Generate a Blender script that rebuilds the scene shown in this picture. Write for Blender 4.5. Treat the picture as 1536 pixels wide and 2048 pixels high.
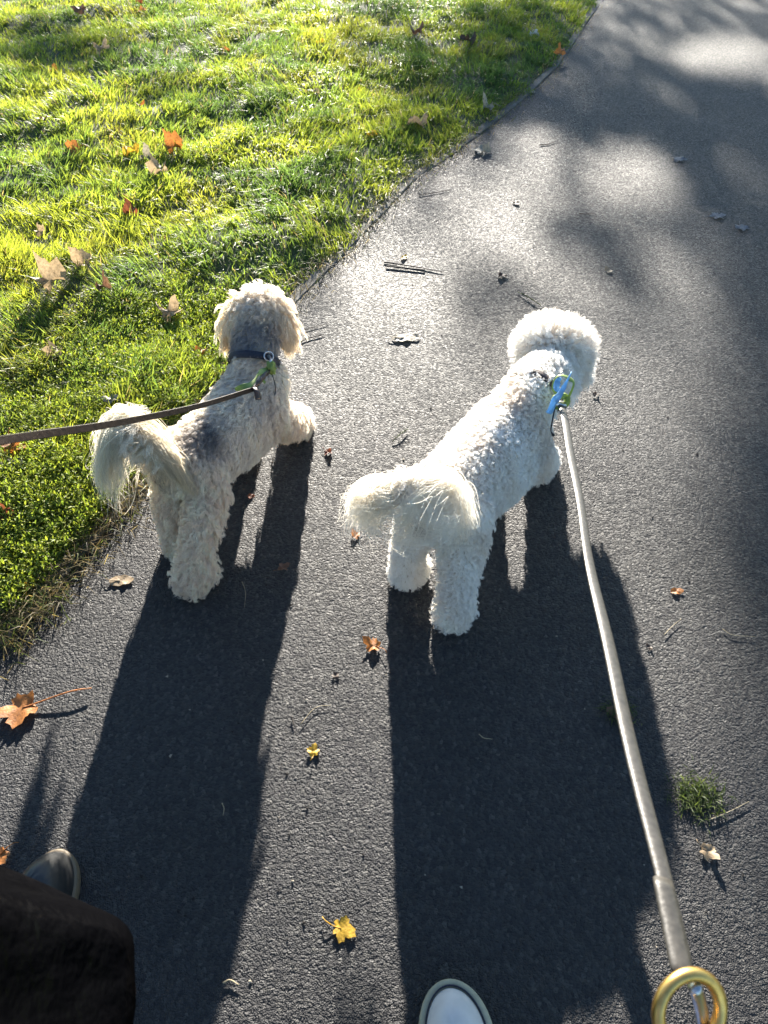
import bpy, bmesh, math, random
import numpy as np
from mathutils import Vector, Matrix
from mathutils.kdtree import KDTree

for o in list(bpy.data.objects):
    bpy.data.objects.remove(o)
scene = bpy.context.scene
col = scene.collection
rng = np.random.default_rng(11)
random.seed(5)

# ------------------------------------------------------------------ camera
CAM_H = 1.25
PITCH = math.radians(46.0)
FPX = 1450.0                      # focal length in pixels of a 1536 x 2048 frame
cam_d = bpy.data.cameras.new('camera')
cam_d.sensor_fit = 'VERTICAL'
cam_d.sensor_height = 24.0
cam_d.lens = 24.0 * FPX / 2048.0
cam_d.clip_start = 0.02
cam_d.clip_end = 2000.0
cam_d.dof.use_dof = True
cam_d.dof.focus_distance = 1.75
cam_d.dof.aperture_fstop = 6.0
cam = bpy.data.objects.new('camera', cam_d)
cam.location = (0, 0, CAM_H)
cam.rotation_euler = (math.pi / 2 - PITCH, 0, 0)
col.objects.link(cam)
scene.camera = cam

# ------------------------------------------------------------------ daylight
SUN_EL = math.radians(16.0)
SUN_AZ = math.radians(0.5)        # a little to the right of straight ahead
SUN = Vector((math.sin(SUN_AZ) * math.cos(SUN_EL), math.cos(SUN_AZ) * math.cos(SUN_EL), math.sin(SUN_EL)))
world = bpy.data.worlds.new('World')
scene.world = world
world.use_nodes = True
wn = world.node_tree.nodes
bg = wn['Background']
sky = wn.new('ShaderNodeTexSky')
sky.sky_type = 'NISHITA'
sky.sun_disc = False
sky.sun_elevation = SUN_EL
sky.sun_rotation = SUN_AZ
sky.air_density = 1.0
sky.dust_density = 0.15
sky.ozone_density = 3.0
world.node_tree.links.new(sky.outputs[0], bg.inputs[0])
bg.inputs[1].default_value = 0.058
sun_d = bpy.data.lights.new('sun', 'SUN')
sun_d.energy = 5.0
sun_d.angle = math.radians(0.53)
sun_d.color = (1.0, 0.925, 0.81)
sun_o = bpy.data.objects.new('sun', sun_d)
sun_o.rotation_euler = SUN.to_track_quat('Z', 'Y').to_euler()
sun_o.location = SUN * 30
col.objects.link(sun_o)
scene.view_settings.view_transform = 'Standard'
scene.view_settings.look = 'None'
scene.view_settings.exposure = 2.5
scene.view_settings.gamma = 1.0
scene.cycles_curves.shape = 'RIBBONS'
scene.cycles.max_bounces = 14
scene.cycles.diffuse_bounces = 7
scene.cycles.transmission_bounces = 8

# ------------------------------------------------------------------ helpers
CF = Vector((0, math.cos(PITCH), -math.sin(PITCH)))
CU = Vector((0, math.sin(PITCH), math.cos(PITCH)))
def spot(px, py, z=0.0):
    """the place at height z that is seen at (px, py)"""
    d = CF + Vector((1, 0, 0)) * ((px - 768) / FPX) + CU * ((1024 - py) / FPX)
    t = (z - CAM_H) / d.z
    return Vector((0, 0, CAM_H)) + d * t
def deep(px, py, depth):
    return Vector((0, 0, CAM_H)) + (CF + Vector((1, 0, 0)) * ((px - 768) / FPX) + CU * ((1024 - py) / FPX)) * depth
def spots(px, py):
    px = np.asarray(px, float); py = np.asarray(py, float)
    dx = (px - 768) / FPX; uy = (1024 - py) / FPX
    dy = CF.y + CU.y * uy; dz = CF.z + CU.z * uy
    t = -CAM_H / dz
    return dx * t, dy * t

def hash2(i, j, s):
    n = (i * 374761393 + j * 668265263 + s * 974711) & 0x7fffffff
    n = ((n ^ (n >> 13)) * 1274126177) & 0x7fffffff
    return ((n ^ (n >> 16)) & 0xffff) / 65535.0
def vnoise(x, y, scale, seed=0):
    x = np.asarray(x) * scale + 1000.0; y = np.asarray(y) * scale + 1000.0
    i = np.floor(x).astype(np.int64); j = np.floor(y).astype(np.int64)
    fx = x - i; fy = y - j
    fx = fx * fx * (3 - 2 * fx); fy = fy * fy * (3 - 2 * fy)
    a = hash2(i, j, seed); b = hash2(i + 1, j, seed); c = hash2(i, j + 1, seed); d = hash2(i + 1, j + 1, seed)
    return (a * (1 - fx) + b * fx) * (1 - fy) + (c * (1 - fx) + d * fx) * fy

def props(o, label=None, cat=None, group=None, kind=None):
    if label: o['label'] = label
    if cat: o['category'] = cat
    if group: o['group'] = group
    if kind: o['kind'] = kind
    return o
def empty(name, loc=(0, 0, 0), label=None, cat=None, group=None):
    o = bpy.data.objects.new(name, None)
    o.location = loc
    o.empty_display_size = 0.05
    col.objects.link(o)
    return props(o, label, cat, group)
def link(name, me, mat, parent=None, smooth=True):
    o = bpy.data.objects.new(name, me)
    if mat is not None and len(me.materials) == 0:
        me.materials.append(mat)
    if smooth and len(me.polygons):
        me.polygons.foreach_set('use_smooth', [True] * len(me.polygons))
    col.objects.link(o)
    if parent is not None:
        o.parent = parent
        o.matrix_parent_inverse = Matrix.Translation(-Vector(parent.location))
    return o
def from_np(name, verts, faces, mat, parent=None, colors=None, smooth=True):
    """verts (n,3), faces (m,3) or list; colors (n,3) point colours"""
    me = bpy.data.meshes.new(name)
    verts = np.asarray(verts, np.float32)
    faces = np.asarray(faces, np.int32)
    k = faces.shape[1]
    me.vertices.add(len(verts)); me.vertices.foreach_set('co', verts.ravel())
    me.loops.add(faces.size); me.loops.foreach_set('vertex_index', faces.ravel())
    me.polygons.add(len(faces))
    me.polygons.foreach_set('loop_start', np.arange(0, faces.size, k, dtype=np.int32))
    me.update(calc_edges=True)
    if colors is not None:
        at = me.attributes.new('tint', 'FLOAT_COLOR', 'POINT')
        c4 = np.ones((len(verts), 4), np.float32); c4[:, :3] = colors
        at.data.foreach_set('color', c4.ravel())
    return link(name, me, mat, parent, smooth)
def bm_obj(name, bm, mat, parent=None, smooth=True):
    me = bpy.data.meshes.new(name)
    bmesh.ops.recalc_face_normals(bm, faces=bm.faces)
    bm.to_mesh(me); bm.free()
    return link(name, me, mat, parent, smooth)

def catmull(pts, n):
    pts = [Vector(p) for p in pts]
    P = [pts[0] * 2 - pts[1]] + pts + [pts[-1] * 2 - pts[-2]]
    out = []
    segs = len(pts) - 1
    for k in range(n + 1):
        u = k / n * segs
        i = min(int(u), segs - 1); t = u - i
        a, b, c, d = P[i], P[i + 1], P[i + 2], P[i + 3]
        out.append(0.5 * ((2 * b) + (c - a) * t + (2 * a - 5 * b + 4 * c - d) * t * t + (3 * b - a - 3 * c + d) * t ** 3))
    return out
def add_tube(bm, pts, radii, seg=10, flat=1.0, up=None):
    pts = [Vector(p) for p in pts]
    n = len(pts)
    if not hasattr(radii, '__len__'): radii = [radii] * n
    rings = []
    ref = Vector(up) if up is not None else Vector((0.13, 0.21, 1)).normalized()
    for i, p in enumerate(pts):
        t = (pts[min(i + 1, n - 1)] - pts[max(i - 1, 0)])
        t = t.normalized() if t.length > 1e-9 else Vector((0, 0, 1))
        s = t.cross(ref)
        if s.length < 1e-4: s = t.orthogonal()
        s.normalize(); u = s.cross(t)
        rings.append([bm.verts.new(p + (s * math.cos(a) + u * math.sin(a) * flat) * radii[i]) for a in [2 * math.pi * k / seg for k in range(seg)]])
    for a, b in zip(rings[:-1], rings[1:]):
        for k in range(seg):
            bm.faces.new((a[k], a[(k + 1) % seg], b[(k + 1) % seg], b[k]))
    bm.faces.new(rings[0][::-1]); bm.faces.new(rings[-1])
def add_strap(bm, pts, width, thick, face=None, twist=None):
    """a flat strap with rounded edges; face = direction its broad side looks to"""
    pts = [Vector(p) for p in pts]; n = len(pts)
    face = Vector(face) if face is not None else Vector((0, 0, 1))
    sec = [(-.5, -.25), (-.46, -.5), (.46, -.5), (.5, -.25), (.5, .25), (.46, .5), (-.46, .5), (-.5, .25)]
    rings = []
    for i, p in enumerate(pts):
        t = (pts[min(i + 1, n - 1)] - pts[max(i - 1, 0)]).normalized()
        f = face - t * face.dot(t); f.normalize()
        if twist is not None:
            f = Matrix.Rotation(twist[i] if hasattr(twist, '__len__') else twist, 3, t) @ f
        s = t.cross(f)
        w = width[i] if hasattr(width, '__len__') else width
        rings.append([bm.verts.new(p + s * (a * w) + f * (b * thick)) for a, b in sec])
    for a, b in zip(rings[:-1], rings[1:]):
        for k in range(8):
            bm.faces.new((a[k], a[(k + 1) % 8], b[(k + 1) % 8], b[k]))
    bm.faces.new(rings[0][::-1]); bm.faces.new(rings[-1])
def add_torus(bm, c, axis, R, r, seg=40, sub=12, sx=1.0, xdir=None):
    axis = Vector(axis).normalized(); c = Vector(c)
    u = Vector(xdir) if xdir is not None else axis.orthogonal()
    u = (u - axis * u.dot(axis)).normalized(); v = axis.cross(u)
    rings = []
    for i in range(seg):
        a = 2 * math.pi * i / seg
        d = u * math.cos(a) * sx + v * math.sin(a)
        ce = c + d * R
        dn = d.normalized()
        rings.append([bm.verts.new(ce + (dn * math.cos(b) + axis * math.sin(b)) * r) for b in [2 * math.pi * k / sub for k in range(sub)]])
    for i in range(seg):
        a, b = rings[i], rings[(i + 1) % seg]
        for k in range(sub):
            bm.faces.new((a[k], a[(k + 1) % sub], b[(k + 1) % sub], b[k]))

# ------------------------------------------------------------------ materials
class NT:
    def __init__(s, name):
        s.m = bpy.data.materials.new(name); s.m.use_nodes = True
        s.t = s.m.node_tree; s.n = s.t.nodes; s.n.clear()
        s.out = s.n.new('ShaderNodeOutputMaterial')
    def new(s, ty, **kw):
        nd = s.n.new(ty)
        for k, v in kw.items():
            if hasattr(nd, k): setattr(nd, k, v)
        return nd
    def set(s, nd, **kw):
        for k, v in kw.items():
            k = k.replace('_', ' ')
            inp = nd.inputs[k]
            if hasattr(v, 'is_output'): s.t.links.new(v, inp)
            else: inp.default_value = v
        return nd
    def ln(s, a, b): s.t.links.new(a, b)
def ramp(nt, fac, stops):
    r = nt.new('ShaderNodeValToRGB')
    nt.ln(fac, r.inputs[0])
    el = r.color_ramp.elements
    while len(el) < len(stops): el.new(0.5)
    for e, (p, c) in zip(el, stops):
        e.position = p
        e.color = (c[0], c[1], c[2], 1) if hasattr(c, '__len__') else (c, c, c, 1)
    return r.outputs[0]
def simple(name, colr, rough=0.6, spec=0.4, metal=0.0, vary=0.12, scale=60.0, bump=0.0, transl=0.0, coat=0.0):
    nt = NT(name)
    tc = nt.new('ShaderNodeTexCoord')
    no = nt.new('ShaderNodeTexNoise'); nt.set(no, Scale=scale, Detail=5.0); nt.ln(tc.outputs['Object'], no.inputs['Vector'])
    c = Vector(colr)
    cr = ramp(nt, no.outputs[0], [(0.3, tuple(c * (1 - vary))), (0.7, tuple(c * (1 + vary)))])
    b = nt.new('ShaderNodeBsdfPrincipled')
    nt.ln(cr, b.inputs['Base Color'])
    nt.set(b, Roughness=rough, Metallic=metal)
    b.inputs['Specular IOR Level'].default_value = spec
    b.inputs['Coat Weight'].default_value = coat
    if bump:
        bp = nt.new('ShaderNodeBump'); nt.set(bp, Strength=0.6, Distance=bump)
        nt.ln(no.outputs[0], bp.inputs['Height']); nt.ln(bp.outputs[0], b.inputs['Normal'])
    sh = b.outputs[0]
    if transl:
        tr = nt.new('ShaderNodeBsdfTranslucent'); nt.ln(cr, tr.inputs[0])
        mx = nt.new('ShaderNodeMixShader'); mx.inputs[0].default_value = transl
        nt.ln(sh, mx.inputs[1]); nt.ln(tr.outputs[0], mx.inputs[2]); sh = mx.outputs[0]
    nt.ln(sh, nt.out.inputs[0])
    return nt.m
def tinted(name, rough, spec, transl, gain=1.0, trgain=(1, 1, 1)):
    """colour from the 'tint' attribute, part of the light passes through"""
    nt = NT(name)
    at = nt.new('ShaderNodeAttribute'); at.attribute_name = 'tint'
    b = nt.new('ShaderNodeBsdfPrincipled'); nt.ln(at.outputs[0], b.inputs['Base Color'])
    nt.set(b, Roughness=rough); b.inputs['Specular IOR Level'].default_value = spec
    tr = nt.new('ShaderNodeBsdfTranslucent')
    ml = nt.new('ShaderNodeMix'); ml.data_type = 'RGBA'; ml.blend_type = 'MULTIPLY'; ml.inputs[0].default_value = 1.0
    nt.ln(at.outputs[0], ml.inputs[6]); ml.inputs[7].default_value = (*trgain, 1)
    nt.ln(ml.outputs[2], tr.inputs[0])
    mx = nt.new('ShaderNodeMixShader'); mx.inputs[0].default_value = transl
    nt.ln(b.outputs[0], mx.inputs[1]); nt.ln(tr.outputs[0], mx.inputs[2])
    nt.ln(mx.outputs[0], nt.out.inputs[0])
    return nt.m

def asphalt_mat():
    nt = NT('asphalt')
    geo = nt.new('ShaderNodeNewGeometry')
    pos = geo.outputs['Position']
    # wobble so that the chippings are not regular
    wob = nt.new('ShaderNodeTexNoise'); nt.set(wob, Scale=70.0, Detail=2.0); nt.ln(pos, wob.inputs['Vector'])
    va = nt.new('ShaderNodeVectorMath', operation='SCALE'); nt.ln(wob.outputs['Color'], va.inputs[0]); va.inputs['Scale'].default_value = 0.006
    vb = nt.new('ShaderNodeVectorMath', operation='ADD'); nt.ln(pos, vb.inputs[0]); nt.ln(va.outputs[0], vb.inputs[1])
    v1 = nt.new('ShaderNodeTexVoronoi'); v1.feature = 'F1'; nt.set(v1, Scale=160.0, Randomness=1.0); nt.ln(vb.outputs[0], v1.inputs['Vector'])
    v2 = nt.new('ShaderNodeTexVoronoi'); v2.feature = 'F1'; nt.set(v2, Scale=430.0); nt.ln(vb.outputs[0], v2.inputs['Vector'])
    big = nt.new('ShaderNodeTexNoise'); nt.set(big, Scale=1.6, Detail=4.0, Roughness=0.6); nt.ln(pos, big.inputs['Vector'])
    mid = nt.new('ShaderNodeTexNoise'); nt.set(mid, Scale=38.0, Detail=3.0); nt.ln(pos, mid.inputs['Vector'])
    # heights: rounded chippings of two sizes, each sitting at its own level
    sep = nt.new('ShaderNodeSeparateColor'); nt.ln(v1.outputs['Color'], sep.inputs[0])
    h1 = nt.new('ShaderNodeMath', operation='MULTIPLY_ADD'); nt.ln(v1.outputs['Distance'], h1.inputs[0]); h1.inputs[1].default_value = -1.0
    nt.ln(sep.outputs[0], h1.inputs[2])
    h2 = nt.new('ShaderNodeMath', operation='MULTIPLY_ADD'); nt.ln(v2.outputs['Distance'], h2.inputs[0]); h2.inputs[1].default_value = -0.7; nt.ln(h1.outputs[0], h2.inputs[2])
    h3 = nt.new('ShaderNodeMath', operation='MULTIPLY_ADD'); nt.ln(mid.outputs[0], h3.inputs[0]); h3.inputs[1].default_value = 1.1; nt.ln(h2.outputs[0], h3.inputs[2])
    bp = nt.new('ShaderNodeBump'); nt.set(bp, Strength=1.0, Distance=0.0115); nt.ln(h3.outputs[0], bp.inputs['Height'])
    # colour: bitumen with paler stone faces
    c1 = ramp(nt, sep.outputs[1], [(0.0, (0.018, 0.018, 0.022)), (0.6, (0.028, 0.028, 0.031)), (0.92, (0.040, 0.039, 0.040)), (1.0, (0.07, 0.067, 0.062))])
    c2 = ramp(nt, big.outputs[0], [(0.3, 0.72), (0.7, 1.28)])
    ml = nt.new('ShaderNodeMix'); ml.data_type = 'RGBA'; ml.blend_type = 'MULTIPLY'; ml.inputs[0].default_value = 1.0
    nt.ln(c1, ml.inputs[6]); nt.ln(c2, ml.inputs[7])
    b = nt.new('ShaderNodeBsdfPrincipled'); nt.ln(ml.outputs[2], b.inputs['Base Color'])
    rr = ramp(nt, sep.outputs[2], [(0.0, 0.50), (1.0, 0.82)])
    nt.ln(rr, b.inputs['Roughness']); b.inputs['Specular IOR Level'].default_value = 0.34
    nt.ln(bp.outputs[0], b.inputs['Normal'])
    nt.ln(b.outputs[0], nt.out.inputs[0])
    return nt.m
def soil_mat():
    nt = NT('soil')
    geo = nt.new('ShaderNodeNewGeometry'); pos = geo.outputs['Position']
    n1 = nt.new('ShaderNodeTexNoise'); nt.set(n1, Scale=90.0, Detail=8.0, Roughness=0.7); nt.ln(pos, n1.inputs['Vector'])
    n2 = nt.new('ShaderNodeTexNoise'); nt.set(n2, Scale=6.0, Detail=4.0); nt.ln(pos, n2.inputs['Vector'])
    c = ramp(nt, n1.outputs[0], [(0.3, (0.030, 0.030, 0.014)), (0.55, (0.062, 0.066, 0.026)), (0.75, (0.11, 0.105, 0.05))])
    c2 = ramp(nt, n2.outputs[0], [(0.35, (0.75, 1.0, 0.6)), (0.7, (1.2, 1.1, 1.0))])
    ml = nt.new('ShaderNodeMix'); ml.data_type = 'RGBA'; ml.blend_type = 'MULTIPLY'; ml.inputs[0].default_value = 1.0
    nt.ln(c, ml.inputs[6]); nt.ln(c2, ml.inputs[7])
    b = nt.new('ShaderNodeBsdfPrincipled'); nt.ln(ml.outputs[2], b.inputs['Base Color']); nt.set(b, Roughness=0.9)
    bp = nt.new('ShaderNodeBump'); nt.set(bp, Strength=0.8, Distance=0.006); nt.ln(n1.outputs[0], bp.inputs['Height']); nt.ln(bp.outputs[0], b.inputs['Normal'])
    nt.ln(b.outputs[0], nt.out.inputs[0])
    return nt.m
def concrete_mat():
    nt = NT('edging_concrete')
    geo = nt.new('ShaderNodeNewGeometry'); pos = geo.outputs['Position']
    n1 = nt.new('ShaderNodeTexNoise'); nt.set(n1, Scale=160.0, Detail=6.0, Roughness=0.7); nt.ln(pos, n1.inputs['Vector'])
    n2 = nt.new('ShaderNodeTexNoise'); nt.set(n2, Scale=14.0, Detail=5.0); nt.ln(pos, n2.inputs['Vector'])
    c = ramp(nt, n2.outputs[0], [(0.3, (0.04, 0.036, 0.028)), (0.5, (0.085, 0.078, 0.065)), (0.72, (0.17, 0.155, 0.13))])
    b = nt.new('ShaderNodeBsdfPrincipled'); nt.ln(c, b.inputs['Base Color']); nt.set(b, Roughness=0.8)
    bp = nt.new('ShaderNodeBump'); nt.set(bp, Strength=0.9, Distance=0.003); nt.ln(n1.outputs[0], bp.inputs['Height']); nt.ln(bp.outputs[0], b.inputs['Normal'])
    nt.ln(b.outputs[0], nt.out.inputs[0])
    return nt.m

M = {}
M['asphalt'] = asphalt_mat()
M['soil'] = soil_mat()
M['edging'] = concrete_mat()
M['grass'] = tinted('grass_blades', 0.5, 0.28, 0.55, trgain=(1.65, 1.6, 1.0))
M['weed'] = tinted('weed_leaves', 0.55, 0.2, 0.45, trgain=(1.4, 1.45, 0.8))
M['far_leaf'] = simple('tree_leaf', (0.09, 0.10, 0.03), 0.5, 0.4, transl=0.35)
M['bark'] = simple('bark', (0.10, 0.08, 0.06), 0.9, 0.2, vary=0.4, scale=18, bump=0.01)

# ------------------------------------------------------------------ the path and the lawn
edge_px = [(0, 1296), (60, 1232), (110, 1180), (200, 1084), (300, 968), (450, 780), (600, 592), (690, 508), (770, 425), (840, 352),
           (905, 312), (962, 268), (1010, 225), (1062, 188), (1110, 140), (1150, 85), (1200, 8)]
EDGE = [(v.x, v.y) for v in (spot(a, b) for a, b in edge_px)]
d0 = Vector((EDGE[0][0] - EDGE[3][0], EDGE[0][1] - EDGE[3][1])).normalized()
d1 = Vector((0.42, 0.91)).normalized()
EDGE = [tuple(Vector(EDGE[0]) + d0 * k) for k in (40.0, 8.0, 2.0, 0.6)] + EDGE + [tuple(Vector(EDGE[-1]) + d1 * k) for k in (0.8, 2.5, 8.0, 60.0)]
EDGE = np.array(EDGE)
def edge_dist(x, y):
    """signed distance to the left edge of the path: positive on the lawn"""
    x = np.asarray(x, float); y = np.asarray(y, float)
    best = np.full(x.shape, 1e9); sgn = np.ones(x.shape)
    for a, b in zip(EDGE[:-1], EDGE[1:]):
        e = b - a; L2 = (e ** 2).sum()
        t = np.clip(((x - a[0]) * e[0] + (y - a[1]) * e[1]) / L2, 0, 1)
        qx = x - (a[0] + t * e[0]); qy = y - (a[1] + t * e[1])
        d = np.hypot(qx, qy)
        s = np.sign(e[0] * qy - e[1] * qx)
        m = d < best
        best = np.where(m, d, best); sgn = np.where(m, s, sgn)
    return best * sgn
PATH_W = 2.25
def offset_edge(w):
    out = []
    for i in range(len(EDGE)):
        t = EDGE[min(i + 1, len(EDGE) - 1)] - EDGE[max(i - 1, 0)]
        t = t / np.hypot(*t)
        out.append((EDGE[i][0] + t[1] * w, EDGE[i][1] - t[0] * w))
    return np.array(out)
R_EDGE = offset_edge(PATH_W)
v = []; f = []
for i in range(len(EDGE)):
    v.append((EDGE[i][0], EDGE[i][1], 0.0)); v.append((R_EDGE[i][0], R_EDGE[i][1], 0.0))
for i in range(len(EDGE) - 1):
    f.append((2 * i, 2 * i + 1, 2 * i + 3, 2 * i + 2))
path = from_np('path', v, f, M['asphalt'], smooth=False)
props(path, kind='structure')

def lawn_z(x, y):
    e = edge_dist(x, y)
    rise = np.clip(e / 0.25, 0, 1)
    return 0.004 + 0.022 * rise * rise * (3 - 2 * rise) + (vnoise(x, y, 3.1, 3) - 0.5) * 0.05 * rise + (vnoise(x, y, 9.0, 4) - 0.5) * 0.016 * rise
# lawn: a fine sheet near the camera, a coarse one on to the horizon (below the path)
gx = np.linspace(-4.6, 2.6, 181); gy = np.linspace(0.0, 9.0, 226)
X, Y = np.meshgrid(gx, gy)
E = edge_dist(X, Y)
Z = np.where(E > 0.045, lawn_z(X, Y), -0.02)
idx = np.arange(X.size).reshape(X.shape)
f = np.stack([idx[:-1, :-1].ravel(), idx[:-1, 1:].ravel(), idx[1:, 1:].ravel(), idx[1:, :-1].ravel()], 1)
keep = (E.ravel()[f] > -0.12).any(1)
lawn = from_np('lawn', np.stack([X.ravel(), Y.ravel(), Z.ravel()], 1), f[keep], M['soil'])
props(lawn, kind='structure')
ground = from_np('ground', [(-400, -400, -0.03), (400, -400, -0.03), (400, 400, -0.03), (-400, 400, -0.03)], [(0, 1, 2, 3)],
                 simple('far_lawn', (0.055, 0.075, 0.022), 1.0, 0.0, vary=0.5, scale=7.0), smooth=False)
props(ground, kind='structure')

# concrete edging stones, laid end to end, mostly buried by the turf
kerb = empty('kerb'); props(kerb, kind='structure')
EP = catmull([Vector((a, b, 0)) for a, b in EDGE[3:-3]], 400)
acc = 0.0; run = [EP[0]]; pieces = []
for a, b in zip(EP[:-1], EP[1:]):
    acc += (b - a).length; run.append(b)
    if acc > 0.62:
        pieces.append(run); run = [b]; acc = 0.0
for k, run in enumerate(pieces):
    bm = bmesh.new()
    t = (run[-1] - run[0]).normalized(); nrm = Vector((-t.y, t.x, 0))
    a = run[0] + t * 0.003; b = run[-1] - t * 0.003
    tilt = random.uniform(-0.002, 0.002); hh = random.uniform(0.002, 0.006)
    pts = [a + (b - a) * (i / 8) for i in range(9)]
    secp = [(0.002, -0.06), (0.002, hh - 0.004 + tilt), (0.006, hh + tilt), (0.044, hh - tilt), (0.048, hh - 0.004 - tilt), (0.048, -0.06)]
    rings = [[bm.verts.new(p + nrm * (s + random.uniform(-.0012, .0012)) + Vector((0, 0, z + random.uniform(-.0012, .0012)))) for s, z in secp] for p in pts]
    for r0, r1 in zip(rings[:-1], rings[1:]):
        for q in range(5):
            bm.faces.new((r0[q], r0[q + 1], r1[q + 1], r1[q]))
    bm.faces.new(rings[0]); bm.faces.new(rings[-1][::-1])
    bm_obj('edging_stone', bm, M['edging'], kerb, smooth=False)
# ------------------------------------------------------------------ grass
def blades(root, length, width, dirx, diry, bend, tint, tipgain=1.15):
    """tapered bent blades: 5 points, 3 faces each -> verts, tris, colours"""
    n = len(length)
    az = np.stack([dirx, diry, np.zeros(n)], 1)
    side = np.stack([-diry, dirx, np.zeros(n)], 1)
    rot = rng.uniform(0, 2 * np.pi, n)
    side = side * np.cos(rot)[:, None] * 0.9 + az * np.sin(rot)[:, None] * 0.9
    up = np.array([0, 0, 1.0])
    def at(t):
        ang = bend * t
        h = np.cos(ang * 0.6) * t
        o = np.sin(ang * 0.6) * t + 0.10 * t
        return root + (az * o[:, None] + up * h[:, None]) * length[:, None]
    w = width[:, None] * 0.5
    p0 = at(np.zeros(n)); p1 = at(np.full(n, .5)); p2 = at(np.full(n, 1.0))
    V = np.stack([p0 - side * w * .7, p0 + side * w * .7, p1 - side * w, p1 + side * w, p2], 1).reshape(-1, 3)
    b = np.arange(n) * 5
    T = np.concatenate([np.stack([b, b + 1, b + 3], 1), np.stack([b, b + 3, b + 2], 1), np.stack([b + 2, b + 3, b + 4], 1)])
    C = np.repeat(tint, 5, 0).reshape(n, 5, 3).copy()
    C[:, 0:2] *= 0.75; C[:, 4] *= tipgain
    return V, T, C.reshape(-1, 3)

def grass_colour(x, y, n):
    lime = np.array([0.250, 0.290, 0.040]); mid = np.array([0.150, 0.205, 0.035]); deepg = np.array([0.080, 0.135, 0.040]); yel = np.array([0.22, 0.22, 0.035])
    a = vnoise(x, y, 2.3, 21) * 0.6 + vnoise(x, y, 7.0, 22) * 0.4
    r = rng.uniform(0, 1, n)
    k = np.clip((a - 0.5) * 2.6 + 0.5 + (r - 0.5) * 0.7, 0, 1)[:, None]
    c = np.where(k < .5, deepg + (mid - deepg) * k * 2, mid + (lime - mid) * (k - .5) * 2)
    y2 = np.clip((vnoise(x, y, 4.0, 25) - 0.62) * 4, 0, 1)[:, None] * rng.uniform(0, 1, (n, 1))
    c = c * (1 - y2) + yel * y2
    straw = rng.uniform(0, 1, n) < 0.035
    c[straw] = np.array([0.30, 0.24, 0.12]) * rng.uniform(.6, 1.1, (straw.sum(), 1))
    return c * rng.uniform(0.8, 1.2, (n, 1))

def lawn_points(n, xr=(-4.6, 2.4), yr=(0.25, 9.0), power=1.5, margin=0.0):
    """points on the lawn, denser near the camera"""
    out = []
    got = 0
    while got < n:
        m = n * 3
        x = rng.uniform(*xr, m); y = rng.uniform(*yr, m)
        depth = y * math.cos(PITCH) + CAM_H * math.sin(PITCH)
        xs = x / depth * FPX
        ok = (xs > -768 - 420) & (xs < 768) & (rng.uniform(0, 1, m) < (1.35 / depth) ** power)
        x, y = x[ok], y[ok]
        ok = edge_dist(x, y) > margin
        out.append(np.stack([x[ok], y[ok]], 1)); got += ok.sum()
    return np.concatenate(out)[:n]

NT_ = 14500
tc = lawn_points(NT_, margin=0.0)
thick = vnoise(tc[:, 0], tc[:, 1], 5.0, 31) * .6 + vnoise(tc[:, 0], tc[:, 1], 13.0, 32) * .4
PER = 17
x = np.repeat(tc[:, 0], PER); y = np.repeat(tc[:, 1], PER); th = np.repeat(thick, PER)
n = len(x)
ox = rng.normal(0, 0.013, n); oy = rng.normal(0, 0.013, n)
depth = y * math.cos(PITCH) + CAM_H * math.sin(PITCH)
grow = np.clip(depth / 2.0, 0.85, 2.2)
x = x + ox * grow; y = y + oy * grow
ed = edge_dist(x, y)
lim = -0.012 + 0.055 * np.clip(vnoise(x, y, 5.5, 61) * 1.6 - .45, 0, 1)
ok = (ed > lim) & (rng.uniform(0, 1, n) < np.clip(0.35 + (ed - lim) / 0.10, 0, 1))
x, y, ox, oy, th, grow, ed = (q[ok] for q in (x, y, ox, oy, th, grow, ed)); n = len(x)
lean = np.repeat(rng.uniform(0, 2 * np.pi, NT_), PER)[ok] + rng.normal(0, 0.75, n)
flow = vnoise(x, y, 1.6, 41) * 9.0
dx = np.cos(lean) * .7 + np.cos(flow) * .55 + ox / 0.02 * .4; dy = np.sin(lean) * .7 + np.sin(flow) * .55 + oy / 0.02 * .4
dn = np.hypot(dx, dy) + 1e-6; dx /= dn; dy /= dn
L = (0.024 + 0.046 * np.clip((th - 0.25) * 1.8, 0, 1)) * rng.uniform(0.55, 1.35, n) * np.clip(0.55 + ed / 0.3, 0.5, 1.0)
Wd = rng.uniform(0.0019, 0.0042, n) * np.clip(grow, .9, 1.7)
bend = rng.uniform(0.4, 2.2, n)
root = np.stack([x, y, lawn_z(x, y) - 0.002], 1)
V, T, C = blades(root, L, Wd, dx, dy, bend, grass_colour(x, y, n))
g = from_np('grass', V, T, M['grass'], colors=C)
props(g, 'thick green lawn grass along the path with yellowish patches', 'grass', kind='stuff')

# dry straw and runners creeping over the edge of the path
n = 4200
seg = rng.integers(3, len(EDGE) - 5, n * 2); tt = rng.uniform(0, 1, n * 2)
ep = EDGE[seg] * (1 - tt[:, None]) + EDGE[seg + 1] * tt[:, None]
off = rng.normal(0.022, 0.038, n * 2)
tg = EDGE[seg + 1] - EDGE[seg]; tg /= np.hypot(tg[:, 0], tg[:, 1])[:, None]
x = ep[:, 0] - tg[:, 1] * off; y = ep[:, 1] + tg[:, 0] * off
sel = rng.uniform(0, 1, n * 2) < np.clip(1.6 / (y + .2), 0.12, 1); x = x[sel][:n]; y = y[sel][:n]; n = len(x)
a = rng.uniform(0, 2 * np.pi, n)
root = np.stack([x, y, np.where(edge_dist(x, y) > 0, np.maximum(lawn_z(x, y), 0.008), 0.002)], 1)
tint = np.array([0.24, 0.19, 0.10]) * rng.uniform(0.4, 1.15, (n, 1))
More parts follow.
